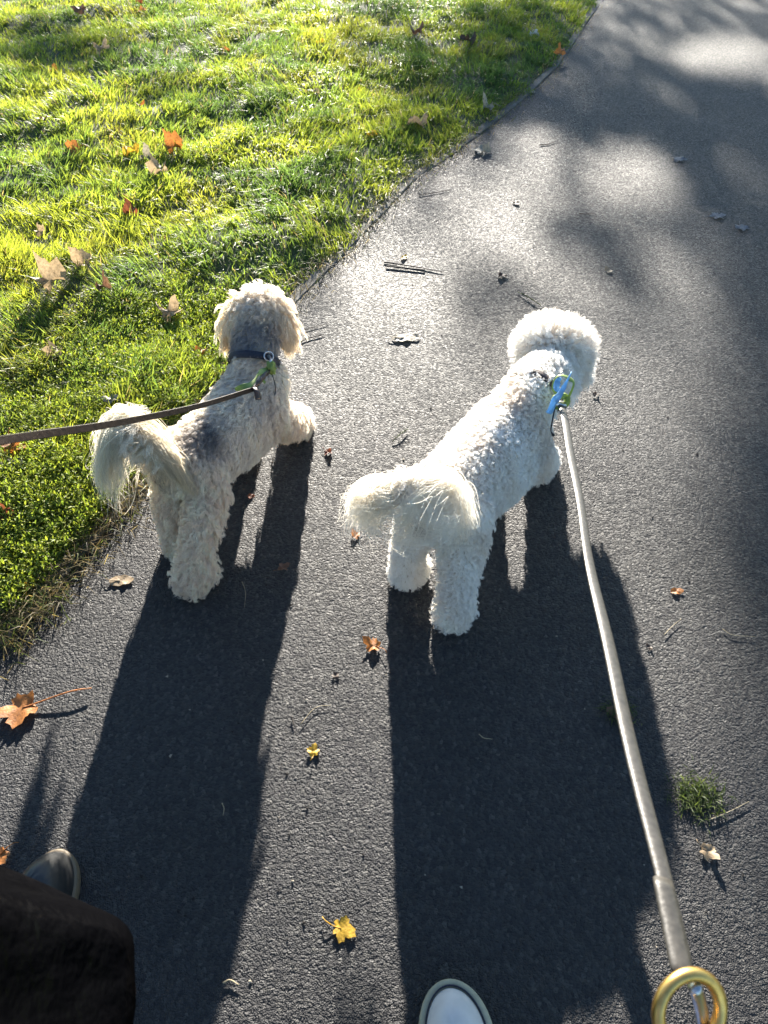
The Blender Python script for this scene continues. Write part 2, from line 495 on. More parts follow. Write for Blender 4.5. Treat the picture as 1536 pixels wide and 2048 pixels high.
gr = rng.uniform(0, 1, n) < 0.3; tint[gr] = np.array([0.09, 0.12, 0.03])
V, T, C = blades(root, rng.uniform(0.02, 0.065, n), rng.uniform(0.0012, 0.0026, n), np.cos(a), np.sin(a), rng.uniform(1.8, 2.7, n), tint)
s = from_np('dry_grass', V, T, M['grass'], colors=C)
props(s, 'dry straw and brown runners lying along the path edging', 'dry grass', kind='stuff')

# small-leaved weeds near the path, left of the dogs
def leaf_cloud(roots, size, tint, name, label, cat):
    n = len(roots)
    a = rng.uniform(0, 2 * np.pi, n); el = rng.uniform(0.0, 1.35, n)
    d = np.stack([np.cos(a) * np.cos(el), np.sin(a) * np.cos(el), np.sin(el)], 1)
    s = np.stack([-np.sin(a), np.cos(a), rng.normal(0, .25, n)], 1)
    nn = np.cross(d, s)
    S = size[:, None]
    p = [roots, roots + d * S * .35 - s * S * .22 + nn * S * .10, roots + d * S * .35 + s * S * .22 + nn * S * .10,
         roots + d * S * .75 - s * S * .17 + nn * S * .06, roots + d * S * .75 + s * S * .17 + nn * S * .06, roots + d * S * 1.05 - nn * S * .08,
         roots + d * S * .5]
    V = np.stack(p, 1).reshape(-1, 3); b = np.arange(n) * 7
    T = np.concatenate([np.stack([b + i, b + j, b + k], 1) for i, j, k in ((0, 6, 1), (0, 2, 6), (1, 6, 3), (6, 2, 4), (6, 4, 5), (3, 6, 5))])
    C = np.repeat(tint, 7, 0)
    o = from_np(name, V, T, M['weed'], colors=C)
    return props(o, label, cat, kind='stuff')
pts = []
for (cx, cy, sx, sy, k) in [(250, 720, 120, 70, 420), (330, 780, 70, 45, 260), (90, 990, 110, 90, 520), (60, 1110, 80, 70, 420), (150, 1000, 60, 60, 260), (110, 850, 120, 60, 300),
                            (390, 640, 60, 40, 170), (30, 1200, 50, 40, 150), (330, 690, 80, 40, 200)]:
    X_, Y_ = spots(np.clip(rng.normal(cx, sx, k), -300, 1500), rng.normal(cy, sy, k))
    pts.append(np.stack([X_, Y_], 1))
pts = np.concatenate(pts)
pts = pts[edge_dist(pts[:, 0], pts[:, 1]) > 0.035]
K = 24
P = np.repeat(pts, K, 0); n = len(P)
hgt = np.repeat(rng.uniform(0.012, 0.04, len(pts)), K) * rng.uniform(.3, 1.1, n)
P = P + rng.normal(0, 0.011, (n, 2))
ok = edge_dist(P[:, 0], P[:, 1]) > 0.02
P = P[ok]; hgt = hgt[ok]; n = len(P)
roots = np.stack([P[:, 0], P[:, 1], lawn_z(P[:, 0], P[:, 1]) + hgt], 1)
mixk = rng.uniform(0, 1, (n, 1))
tint = np.array([0.14, 0.20, 0.034]) * (1 - mixk) + np.array([0.27, 0.29, 0.045]) * mixk
leaf_cloud(roots, rng.uniform(0.005, 0.0125, n), tint * rng.uniform(.8, 1.1, (n, 1)), 'weeds', 'low small-leaved weeds growing at the lawn edge left of the dogs', 'weeds')

# verge on the far side of the path (out of frame)
n = 9000
sg = rng.integers(3, len(EDGE) - 4, n); tt = rng.uniform(0, 1, n)
ep = R_EDGE[sg] * (1 - tt[:, None]) + R_EDGE[sg + 1] * tt[:, None]
tg = EDGE[sg + 1] - EDGE[sg]; tg /= np.hypot(tg[:, 0], tg[:, 1])[:, None]
off = rng.uniform(0.01, 0.8, n)
x = ep[:, 0] + tg[:, 1] * off; y = ep[:, 1] - tg[:, 0] * off
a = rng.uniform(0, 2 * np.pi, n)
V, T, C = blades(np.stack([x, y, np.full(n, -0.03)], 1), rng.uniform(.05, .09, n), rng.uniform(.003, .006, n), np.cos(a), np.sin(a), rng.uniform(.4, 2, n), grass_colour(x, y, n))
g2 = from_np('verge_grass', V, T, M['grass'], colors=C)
props(g2, 'grass on the verge along the right side of the path', 'grass', kind='stuff')

# coarser grass farther out and to the left, beyond what this view shows
n = 120000
x = rng.uniform(-13, 8, n); y = rng.uniform(-3, 22, n)
depth = y * math.cos(PITCH) + CAM_H * math.sin(PITCH)
near = (y > 0.2) & (y < 8.9) & (x / np.maximum(depth, .3) * FPX > -768 - 400)
ed = edge_dist(x, y)
ok = (ed > 0.03) & ~near; x = x[ok]; y = y[ok]; n = len(x)
zz = np.where((x > -4.6) & (x < 2.6) & (y > 0) & (y < 9), lawn_z(x, y), -0.03)
a = rng.uniform(0, 2 * np.pi, n)
V, T, C = blades(np.stack([x, y, zz], 1), rng.uniform(.035, .075, n), rng.uniform(.004, .009, n), np.cos(a), np.sin(a), rng.uniform(.6, 2.2, n), grass_colour(x, y, n))
props(from_np('far_grass', V, T, M['grass'], colors=C), 'coarse grass of the wider lawn beyond the near turf', 'grass', kind='stuff')
# ------------------------------------------------------------------ dogs
def fur_mat(name, transl):
    nt = NT(name)
    at = nt.new('ShaderNodeAttribute'); at.attribute_name = 'tint'
    b = nt.new('ShaderNodeBsdfPrincipled'); nt.ln(at.outputs[0], b.inputs['Base Color'])
    nt.set(b, Roughness=0.5); b.inputs['Specular IOR Level'].default_value = 0.25
    tr = nt.new('ShaderNodeBsdfTranslucent'); nt.ln(at.outputs[0], tr.inputs[0])
    mx = nt.new('ShaderNodeMixShader'); mx.inputs[0].default_value = transl
    nt.ln(b.outputs[0], mx.inputs[1]); nt.ln(tr.outputs[0], mx.inputs[2])
    nt.ln(mx.outputs[0], nt.out.inputs[0])
    return nt.m
M['fur'] = fur_mat('fur', 0.6)
M['black_wet'] = simple('nose_skin', (0.012, 0.011, 0.012), 0.3, 0.5)

class Dog:
    def __init__(s, name, origin, heading, label):
        s.O = Vector((origin[0], origin[1], 0.0)); a = math.radians(heading)
        s.h = Vector((math.sin(a), math.cos(a), 0)); s.r = Vector((math.cos(a), -math.sin(a), 0))
        s.root = empty(name, s.O, label, 'dog', 'two small dogs walking on leads')
        s.bones = []
    def P(s, u, r, z): return s.O + s.h * u + s.r * r + Vector((0, 0, z))
    def bone(s, kind, *pts):
        """pts: (u, r, z, radius)"""
        pp = [(s.P(*p[:3]), p[3]) for p in pts]
        for a, b in zip(pp[:-1], pp[1:]):
            s.bones.append((kind, np.array(a[0]), np.array(b[0]), a[1], b[1]))
    def body(s, colour_mat, voxel=0.006, smooth=6):
        bm = bmesh.new()
        for kind, a, b, ra, rb in s.bones:
            n = max(2, int(np.linalg.norm(b - a) / (0.35 * min(ra, rb))) + 1)
            for k in range(n + 1):
                t = k / n
                bmesh.ops.create_icosphere(bm, subdivisions=2, radius=ra + (rb - ra) * t, matrix=Matrix.Translation(Vector(a + (b - a) * t)))
        me = bpy.data.meshes.new('tmp'); bm.to_mesh(me); bm.free()
        o = bpy.data.objects.new('tmp', me); col.objects.link(o)
        md = o.modifiers.new('r', 'REMESH'); md.mode = 'VOXEL'; md.voxel_size = voxel
        ms = o.modifiers.new('s', 'SMOOTH'); ms.iterations = smooth; ms.factor = 0.5
        dg = bpy.context.evaluated_depsgraph_get()
        me2 = bpy.data.meshes.new_from_object(o.evaluated_get(dg))
        bpy.data.objects.remove(o)
        me2.materials.clear()
        s.mesh = me2
        s.obj = link('body', me2, colour_mat, s.root)
        me2.calc_loop_triangles()
        nv = len(me2.vertices)
        co = np.empty(nv * 3); me2.vertices.foreach_get('co', co); s.co = co.reshape(-1, 3)
        no = np.empty(nv * 3); me2.vertices.foreach_get('normal', no); s.no = no.reshape(-1, 3)
        tr = np.empty(len(me2.loop_triangles) * 3, np.int32); me2.loop_triangles.foreach_get('vertices', tr); s.tri = tr.reshape(-1, 3)
    def sample(s, n):
        A, B, Cc = (s.co[s.tri[:, k]] for k in range(3))
        ar = np.linalg.norm(np.cross(B - A, Cc - A), axis=1)
        cs = np.cumsum(ar); ti = np.searchsorted(cs, rng.uniform(0, cs[-1], n)); ti = np.minimum(ti, len(ar) - 1)
        r1 = np.sqrt(rng.uniform(0, 1, n)); r2 = rng.uniform(0, 1, n)
        w = np.stack([1 - r1, r1 * (1 - r2), r1 * r2], 1)
        T = s.tri[ti]
        p = (s.co[T] * w[:, :, None]).sum(1); q = (s.no[T] * w[:, :, None]).sum(1)
        q /= np.linalg.norm(q, axis=1)[:, None]
        return p, q
    def weights(s, p):
        """soft membership of each point in every bone kind"""
        kinds = sorted({b[0] for b in s.bones}); W = {k: np.zeros(len(p)) for k in kinds}
        for kind, a, b, ra, rb in s.bones:
            e = b - a; L2 = (e ** 2).sum()
            t = np.clip(((p - a) @ e) / L2, 0, 1)
            d = np.linalg.norm(p - (a + t[:, None] * e), axis=1) - (ra + (rb - ra) * t)
            W[kind] = np.maximum(W[kind], np.exp(-np.abs(d) / 0.012))
        tot = sum(W.values()) + 1e-9
        return {k: w / tot for k, w in W.items()}
    def loc(s, p):
        q = p - np.array(s.O)
        return q @ np.array(s.h), q @ np.array(s.r), q[:, 2]

def curves_obj(name, pts, radius, tint, mat, parent):
    """pts (n, k, 3), radius (n, k), tint (n, 3)"""
    n, k, _ = pts.shape
    hc = bpy.data.hair_curves.new(name)
    hc.add_curves([k] * n)
    hc.position_data.foreach_set('vector', pts.astype(np.float32).ravel())
    ra = hc.attributes.get('radius') or hc.attributes.new('radius', 'FLOAT', 'POINT')
    ra.data.foreach_set('value', radius.astype(np.float32).ravel())
    ta = hc.attributes.new('tint', 'FLOAT_COLOR', 'CURVE')
    c4 = np.ones((n, 4), np.float32); c4[:, :3] = tint
    ta.data.foreach_set('color', c4.ravel())
    hc.materials.append(mat)
    o = bpy.data.objects.new(name, hc); col.objects.link(o)
    o.parent = parent; o.matrix_parent_inverse = Matrix.Translation(-Vector(parent.location))
    return o

def grow_fur(dog, n, par, tint_fn, guide_gap, groom_fn, name='fur', K=6, rad=0.00042, ruffle=0.33):
    """par[kind] = (length, lift, curl amplitude, curl turns, clump, gravity)"""
    p, q = dog.sample(n)
    # not through the soles
    ok = p[:, 2] > 0.006
    p, q = p[ok], q[ok]; n = len(p)
    W = dog.weights(p)
    prm = sum(W[k][:, None] * np.array(par[k])[None, :] for k in W)
    g = groom_fn(dog, p, q, W)
    # guides
    ng = int(n * 0.001 * guide_gap)
    gi = rng.choice(n, ng, replace=False)
    kd = KDTree(ng)
    for i, k in enumerate(gi): kd.insert(p[k], i)
    kd.balance()
    own = np.array([kd.find(pt)[1] for pt in p])
    gphase = rng.uniform(0, 2 * np.pi, ng)
    gtilt = rng.normal(0, ruffle, (ng, 3))
    glen = rng.uniform(0.75, 1.25, ng)
    L = prm[:, 0] * glen[own] * rng.uniform(0.75, 1.12, n)
    lift = prm[:, 1]
    t = np.linspace(0, 1, K)[None, :, None]
    def shape(p, q, g, L, lift, amp, turns, grav, ph, tilt):
        d = q * lift[:, None] + g * (1 - lift)[:, None] + tilt * 0.55
        d /= np.linalg.norm(d, axis=1)[:, None] + 1e-9
        e1 = np.cross(d, np.array([0.3, 0.5, 0.81])); e1 /= np.linalg.norm(e1, axis=1)[:, None] + 1e-9
        e2 = np.cross(d, e1)
        base = p[:, None, :] + (q[:, None, :] * t * (1 - t) * 0.5 + d[:, None, :] * t) * L[:, None, None]
        base[:, :, 2] -= (grav * L)[:, None] * (t[:, :, 0] ** 2)
        ang = 2 * np.pi * turns[:, None] * t[:, :, 0] + ph[:, None]
        a = (amp[:, None] * np.minimum(t[:, :, 0] * 2.2, 1))
        return base + e1[:, None, :] * (np.cos(ang) * a)[:, :, None] + e2[:, None, :] * (np.sin(ang) * a)[:, :, None]
    tilt = gtilt[own] + rng.normal(0, 0.10, (n, 3))
    S = shape(p, q, g, L, lift, prm[:, 2], prm[:, 3], prm[:, 5], gphase[own] + rng.normal(0, .5, n), tilt)
    Sg = shape(p[gi], q[gi], g[gi], prm[gi, 0] * glen, lift[gi], prm[gi, 2], prm[gi, 3], prm[gi, 5], gphase, gtilt)
    cl = prm[:, 4][:, None, None] * (t ** 1.1)
    S = S * (1 - cl) + Sg[own] * cl
    S[:, :, 2] = np.maximum(S[:, :, 2], 0.0025)
    R = rad * rng.uniform(0.7, 1.25, n)[:, None] * np.interp(np.linspace(0, 1, K), [0, .5, .8, 1], [1, .95, .7, .3])[None, :]
    return curves_obj(name, S, R, tint_fn(dog, p, q, W), M['fur'], dog.root)

def plume(dog, name, core, n, dir_fn, length, tint, K=9, rad=0.00045, wave=0.006, grav=0.62, clumps=120):
    """long tail or ear hair that flies out and falls"""
    core = [np.array(c) for c in core]
    cp = np.array([np.array(c) for c in catmull(core, 60)])
    nc = clumps
    cs = rng.uniform(0, 1, nc)
    cd = dir_fn(nc, cs)
    cl = rng.uniform(length[0], length[1], nc)
    cph = rng.uniform(0, 6.28, nc); cfr = rng.uniform(0.8, 2.0, nc)
    own = rng.integers(0, nc, n)
    s = np.clip(cs[own] + rng.normal(0, 0.07, n), 0, 1)
    root = cp[(s * 60).astype(int)] + rng.normal(0, 0.006, (n, 3))
    d = cd[own] + rng.normal(0, 0.22, (n, 3)); d /= np.linalg.norm(d, axis=1)[:, None]
    croot = cp[(cs * 60).astype(int)]
    dc = cd / np.linalg.norm(cd, axis=1)[:, None]
    t = np.linspace(0, 1, K)[None, :, None]
    def sh(root, d, L, ph, fr, w):
        b = root[:, None, :] + d[:, None, :] * (L[:, None, None] * (t - 0.38 * t * t))
        b[:, :, 2] -= grav * L[:, None] * t[:, :, 0] ** 1.8
        e = np.cross(d, np.array([0, 0, 1.0])); e /= np.linalg.norm(e, axis=1)[:, None] + 1e-6
        e2 = np.cross(d, e)
        an = 6.28 * fr[:, None] * t[:, :, 0] + ph[:, None]
        return b + (e[:, None, :] * np.sin(an)[:, :, None] + e2[:, None, :] * np.cos(an * 0.8)[:, :, None]) * (w[:, None] * t[:, :, 0])[:, :, None]
    L = cl[own] * rng.uniform(0.6, 1.1, n)
    S = sh(root, d, L, cph[own] + rng.normal(0, .4, n), cfr[own], np.full(n, wave) * rng.uniform(.5, 1.8, n))
    G = sh(croot, dc, cl, cph, cfr, np.full(nc, wave * 1.5))
    c = (rng.uniform(0.35, 0.85, n)[:, None, None]) * t
    S = S * (1 - c) + G[own] * c
    S[:, :, 2] = np.maximum(S[:, :, 2], 0.003)
    prof = np.interp(np.linspace(0, 1, K), [0, .6, 1], [1, .9, .35])
    R = rad * rng.uniform(0.6, 1.2, n)[:, None] * prof[None, :]
    tc = tint(n, s)
    return curves_obj(name, S, R, tc, M['fur'], dog.root)

def face_parts(dog, nose, eyes, nr=0.011):
    bm = bmesh.new(); bmesh.ops.create_icosphere(bm, subdivisions=3, radius=nr, matrix=Matrix.Translation(nose) @ Matrix.Diagonal((1.15, .8, .8, 1)))
    bm_obj('nose', bm, M['black_wet'], dog.root)
    for e in eyes:
        bm = bmesh.new(); bmesh.ops.create_icosphere(bm, subdivisions=3, radius=0.0085, matrix=Matrix.Translation(e))
        bm_obj('eye', bm, M['black_wet'], dog.root)

def unit(v): return v / (np.linalg.norm(v, axis=1)[:, None] + 1e-9)

# ---- the grey and cream dog beside the lawn
A = Dog('dog', (-0.37, 1.27), 28.6, 'cream and grey shaggy dog with drooping ears walking beside the lawn')
A.bone('trunk', (-.128, 0, .200, .066), (-.03, .004, .190, .076), (.06, .004, .194, .079), (.125, 0, .204, .080), (.160, -.006, .220, .070))
A.bone('trunk', (-.085, .012, .172, .060), (.02, .018, .166, .068), (.105, .014, .170, .070))
A.bone('neck', (.135, -.005, .240, .054), (.19, -.025, .290, .048), (.235, -.05, .325, .046))
A.bone('head', (.245, -.052, .345, .050), (.270, -.058, .350, .049))
A.bone('head', (.285, -.068, .335, .042), (.355, -.10, .312, .027))
EC = A.P(.262, -.06, .35)
for sx in (-1, 1):
    a = EC + Vector((sx * .043, -.002, .016)); b = EC + Vector((sx * .063, -.018, -.026)); c = EC + Vector((sx * .066, -.024, -.052))
    A.bones.append(('ear', np.array(a), np.array(b), .016, .018)); A.bones.append(('ear', np.array(b), np.array(c), .018, .011))
A.bone('leg', (-.118, .036, .195, .048), (-.135, .056, .150, .042), (-.21, .083, .100, .030), (-.262, .096, .055, .027))
A.bone('paw', (-.272, .099, .030, .033), (-.250, .098, .026, .031))
A.bone('leg', (-.118, -.040, .195, .050), (-.130, -.036, .150, .042), (-.175, -.015, .095, .034), (-.195, .002, .055, .031))
A.bone('paw', (-.198, .004, .030, .033), (-.178, .004, .026, .031))
A.bone('leg', (.118, .045, .185, .046), (.170, .052, .125, .036), (.240, .026, .075, .032))
A.bone('paw', (.268, .008, .036, .034), (.286, .003, .030, .031))
A.bone('leg', (.112, -.045, .185, .046), (.098, -.058, .115, .034), (.104, -.062, .060, .029))
A.bone('paw', (.108, -.062, .030, .033), (.128, -.062, .026, .031))
TA = [A.P(-.165, 0, .235), A.P(-.198, -.008, .285), A.P(-.205, -.026, .322), A.P(-.188, -.052, .338), A.P(-.162, -.072, .325), A.P(-.145, -.082, .300)]
for k, (a, b) in enumerate(zip(TA[:-1], TA[1:])):
    A.bones.append(('tail', np.array(a), np.array(b), .018 - .0022 * k, .018 - .0022 * (k + 1)))
A.body(simple('dog_skin_cream', (0.52, 0.45, 0.36), 0.8, 0.1))
CREAM = np.array([0.935, 0.87, 0.765]); GREY = np.array([0.20, 0.20, 0.22]); SILVER = np.array([0.58, 0.56, 0.54]); DARK = np.array([0.085, 0.085, 0.095])
def tintA(dog, p, q, W):
    u, r, z = dog.loc(p); n = len(p)
    c = np.repeat(CREAM[None], n, 0).copy()
    def mixin(colr, k): c[:] = c * (1 - k[:, None]) + colr * k[:, None]
    nz = vnoise(u * 1.0, r * 1.0, 55.0, 7) - .5; nz2 = vnoise(u, r, 160.0, 8) - .5
    sad = np.exp(-((u - .10) / .075) ** 2) * np.clip((z - .19) / .05, 0, 1)
    mixin(SILVER, np.clip(sad * 0.55 + nz * .4, 0, .8) * (W['trunk'] + W['neck']))
    nk = np.clip((u - .135) / .03, 0, 1) * np.clip((z - .21) / .04, 0, 1) * np.clip(1 - np.abs(r + .03) / .075, 0, 1) * 1.7
    mixin(GREY * 1.35, np.clip(nk * (1 + nz * 1.2), 0, .85) * np.clip(W['neck'] + .15, 0, 1))
    back = W['head'] * np.clip(-(p[:, 1] - (EC.y - .030)) / .02, 0, 1) * np.clip(1 - np.abs(p[:, 0] - EC.x) / .046, 0, 1) * 1.6 * np.clip((EC.z + .016 - z) / .02, 0, 1)
    mixin(GREY * 1.3, np.clip(back * (1 + nz), 0, .9))
    hip = np.exp(-((u + .085) / .042) ** 2 - ((r - .032) / .036) ** 2) * np.clip((z - .19) / .04, 0, 1)
    mixin(DARK * 1.6, np.clip(hip * 1.25 * (1 + nz), 0, .93))
    fl = np.exp(-((u + .02) / .055) ** 2) * np.clip((r - .03) / .03, 0, 1)
    mixin(SILVER, np.clip(fl * .28 + nz * .3, 0, .6) * W['trunk'])
    mixin(np.array([.90, .775, .65]), (W['leg'] + W['paw']) * .8)
    mixin(np.array([.84, .71, .53]), W['ear'] * .85)
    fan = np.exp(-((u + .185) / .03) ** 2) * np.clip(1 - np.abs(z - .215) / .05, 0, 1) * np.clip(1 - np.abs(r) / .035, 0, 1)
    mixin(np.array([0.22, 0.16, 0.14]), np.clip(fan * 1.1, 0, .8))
    return np.clip(c * (1 + nz2 * .35)[:, None] * rng.uniform(.86, 1.12, (n, 1)), 0.01, 0.92)
def groomA(dog, p, q, W):
    h = np.array(dog.h)
    g = -h[None, :] * (W['trunk'] + W['neck'] * 1.0 + W['tail'] * .5)[:, None] + np.array([0, 0, -1.0])[None, :] * (W['leg'] + W['paw'] * .4 + W['ear'] * 1.6 + W['head'] * .35 + W['trunk'] * .25)[:, None]
    g = g - q * (g * q).sum(1)[:, None]
    return unit(g + 1e-4)
parA = {  # length, lift, curl amp, turns, clump, gravity
    'trunk': (.017, .34, .0012, .8, .45, .05), 'neck': (.017, .42, .0012, .8, .45, .05), 'head': (.021, .62, .0030, 1.2, .62, .08),
    'ear': (.046, .25, .0025, .9, .60, .35), 'leg': (.026, .36, .0046, 1.7, .56, .34), 'paw': (.022, .50, .0044, 1.6, .56, .22), 'tail': (.034, .45, .003, .8, .5, .2)}
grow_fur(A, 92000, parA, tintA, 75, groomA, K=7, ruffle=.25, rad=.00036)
hA, rA = np.array(A.h), np.array(A.r)
def tA_tint(base):
    def fn(n, s):
        k = rng.uniform(0, 1, (n, 1))
        return np.clip((np.array(base) * (1 - k * .35) + np.array([.30, .28, .24]) * k * .35) * rng.uniform(.8, 1.12, (n, 1)), .02, .86)
    return fn
def dirA_left(n, s):
    return unit(np.array([-0.9, -.05, .25])[None] + rng.normal(0, .30, (n, 3)) + np.array([.0, -.35, .0])[None] * rng.uniform(0, 1, (n, 1)))
plume(A, 'tail_hair', TA[2:], 5200, dirA_left, (.08, .175), tA_tint((.88, .82, .68)), wave=.015, grav=.98, clumps=85, rad=.0003)
def dirA_right(n, s):
    return unit(np.array([0.85, -.12, .26])[None] + rng.normal(0, .22, (n, 3)))
plume(A, 'tail_hair', TA[1:4], 3000, dirA_right, (.09, .15), tA_tint((.84, .75, .58)), wave=.008, grav=1.0, clumps=45, rad=.0003)
for sx in (-1, 1):
    core = [EC + Vector((sx * .046, -.004, .014)), EC + Vector((sx * .063, -.020, -.018)), EC + Vector((sx * .067, -.026, -.044))]
    plume(A, 'ear_hair', core, 1700, lambda n, s, sx=sx: unit(np.array([sx * .35, -.25, -.5])[None] + rng.normal(0, .25, (n, 3))), (.035, .06),
          tA_tint((.84, .70, .51)), K=7, wave=.003, grav=.55, clumps=45)
plume(A, 'stray_hair', TA[1:], 160, dirA_left, (.11, .2), tA_tint((.84, .78, .64)), wave=.03, grav=.9, clumps=150, rad=.0004)
nz = A.P(.384, -.112, .315)
face_parts(A, nz, [A.P(.322, -.10 - .022, .348), A.P(.330, -.06, .348)])

# ---- the white curly dog on the right
B = Dog('dog', (0.20, 1.155), 38.0, 'white curly dog with a round fluffy head walking in the middle of the path')
B.bone('trunk', (-.150, .006, .198, .073), (-.05, .004, .193, .082), (.06, .002, .196, .086), (.138, 0, .203, .083))
B.bone('trunk', (-.09, .016, .170, .066), (.03, .020, .164, .075), (.125, .016, .168, .077))
B.bone('neck', (.15, .000, .228, .066), (.225, -.006, .248, .060), (.30, -.014, .246, .058))
HB = spot(1108, 708, .236)
HBl = HB - B.O
uB, rB = HBl.dot(B.h), HBl.dot(B.r)
B.bones.append(('head', np.array(HB + Vector((-.016, .008,   .010))), np.array(HB + Vector((.018, .004, .006))), .064, .062))
MZ = Vector((.66, .05, -.62)).normalized()
B.bones.append(('muzzle', np.array(HB + MZ * .040), np.array(HB + MZ * .086), .042, .032))
EB = [HB + Vector((-.004, -.058, .010)), HB + Vector((.010, -.076, -.030)), HB + Vector((.020, -.078, -.056))]
B.bones.append(('ear', np.array(EB[0]), np.array(EB[1]), .024, .026)); B.bones.append(('ear', np.array(EB[1]), np.array(EB[2]), .026, .016))
EB2 = [HB + Vector((-.020, .060, .010)), HB + Vector((-.012, .078, -.030)), HB + Vector((-.004, .080, -.056))]
B.bones.append(('ear', np.array(EB2[0]), np.array(EB2[1]), .024, .026)); B.bones.append(('ear', np.array(EB2[1]), np.array(EB2[2]), .026, .016))
B.bone('leg', (-.135, .050, .190, .058), (-.155, .072, .140, .044), (-.205, .100, .090, .030), (-.238, .113, .055, .027))
B.bone('paw', (-.246, .116, .030, .032), (-.224, .115, .026, .030))
B.bone('leg', (-.135, -.035, .190, .056), (-.155, -.040, .140, .040), (-.195, -.032, .090, .029), (-.212, -.026, .055, .026))
B.bone('paw', (-.214, -.024, .030, .031), (-.192, -.024, .026, .029))
B.bone('leg', (.130, .050, .180, .050), (.165, .058, .120, .040), (.245, .038, .065, .033))
B.bone('paw', (.272, .028, .032, .034), (.292, .026, .027, .032))
B.bone('leg', (.128, -.050, .180, .050), (.125, -.064, .115, .040), (.135, -.068, .060, .035))
B.bone('paw', (.140, -.068, .034, .038), (.160, -.068, .028, .035))
TB = [B.P(-.195, .010, .250), B.P(-.222, .004, .292), B.P(-.240, -.004, .318), B.P(-.250, -.014, .325)]
for k, (a, b) in enumerate(zip(TB[:-1], TB[1:])):
    B.bones.append(('tail', np.array(a), np.array(b), .019 - .002 * k, .017 - .002 * k))
B.body(simple('dog_skin_white', (0.60, 0.54, 0.46), 0.8, 0.1))
WHITE = np.array([0.92, 0.895, 0.855])
def tintB(dog, p, q, W):
    u, r, z = dog.loc(p); n = len(p)
    c = np.repeat(WHITE[None], n, 0).copy()
    nz = vnoise(u, r + z, 45.0, 17) - .5
    peach = np.clip(vnoise(u, r + z * .7, 14.0, 18) - .45, 0, 1)[:, None]
    c = c * (1 - peach * .9) + np.array([0.80, 0.68, 0.55]) * peach * .9
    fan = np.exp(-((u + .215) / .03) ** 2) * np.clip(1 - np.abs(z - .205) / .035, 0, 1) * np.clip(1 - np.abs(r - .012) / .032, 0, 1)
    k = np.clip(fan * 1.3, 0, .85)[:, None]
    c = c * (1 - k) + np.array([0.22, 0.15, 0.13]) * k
    return np.clip(c * (1 + nz * .14)[:, None] * rng.uniform(.92, 1.07, (n, 1)), .02, .93)
def groomB(dog, p, q, W):
    h = np.array(dog.h)
    g = -h[None, :] * (W['trunk'] + W['neck'])[:, None] * .8 + np.array([0, 0, -1.0])[None, :] * (W['leg'] * .6 + W['paw'] * .3 + W['ear'] * 1.2 + W['trunk'] * .2 + W['muzzle'] * .4)[:, None]
    g = g - q * (g * q).sum(1)[:, None]
    return unit(g + 1e-4)
parB = {'trunk': (.019, .46, .0020, 1.2, .34, .04), 'neck': (.019, .50, .0020, 1.2, .34, .04), 'head': (.034, .94, .0018, 1.3, .34, .03), 'muzzle': (.024, .6, .003, 1.3, .6, .2),
        'ear': (.034, .5, .0040, 1.5, .66, .25), 'leg': (.018, .62, .0026, 1.5, .55, .12), 'paw': (.018, .70, .0030, 1.6, .60, .10), 'tail': (.03, .5, .003, .8, .5, .2)}
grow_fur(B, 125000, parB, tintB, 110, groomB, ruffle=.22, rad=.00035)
def tB_tint(n, s):
    return np.clip(np.array([.95, .90, .80])[None] * rng.uniform(.84, 1.06, (n, 1)), 0, .97)
def dirB(n, s):
    a = np.where(rng.uniform(0, 1, n) < .7, np.where(rng.uniform(0, 1, n) < .55, rng.normal(-2.9, .4, n), rng.normal(-.35, .4, n)), rng.uniform(-3.3, .3, n))             # fans out to the left, towards the camera and to the right
    return unit(np.stack([np.cos(a) * 1.35, np.sin(a) * .5, rng.uniform(-.12, .22, n)], 1))
plume(B, 'tail_hair', TB[1:], 5200, dirB, (.07, .205), tB_tint, wave=.024, grav=.34, clumps=75, rad=.00029)
plume(B, 'stray_hair', TB[1:], 220, dirB, (.12, .23), tB_tint, wave=.034, grav=.42, clumps=200, rad=.0004)
face_parts(B, HB + MZ * .122 + Vector((.004, .004, .006)), [HB + MZ * .062 + Vector((.030, .034, .034)), HB + MZ * .062 + Vector((.036, -.022, .034))], nr=.011)
# ------------------------------------------------------------------ collars, leads and bags
M['leather_brown'] = simple('leather_brown', (0.045, 0.024, 0.015), 0.45, 0.5, vary=0.3, scale=120, bump=0.0008)
M['lead_brown'] = simple('lead_dark_leather', (0.018, 0.009, 0.005), 0.55, 0.18, vary=0.3, scale=160, bump=0.0010)
M['lead_tan'] = simple('lead_grey_leather', (0.040, 0.037, 0.032), 0.42, 0.35, vary=0.3, scale=180, bump=0.0007)
M['collar_dark'] = simple('collar_webbing', (0.022, 0.024, 0.034), 0.7, 0.3, vary=0.3, scale=300, bump=0.0006)
M['steel'] = simple('steel', (0.55, 0.54, 0.52), 0.28, 0.5, metal=1.0, vary=0.05)
M['brass'] = simple('brass', (0.66, 0.42, 0.13), 0.36, 0.5, metal=1.0, vary=0.12, scale=200)
M['bag_green'] = simple('bag_green', (0.27, 0.36, 0.09), 0.45, 0.4, vary=0.15, scale=90, transl=0.3)
M['bag_blue'] = simple('bag_blue', (0.24, 0.45, 0.68), 0.5, 0.4, vary=0.15, scale=90, transl=0.35)
M['cord'] = simple('black_cord', (0.018, 0.018, 0.02), 0.6, 0.3)

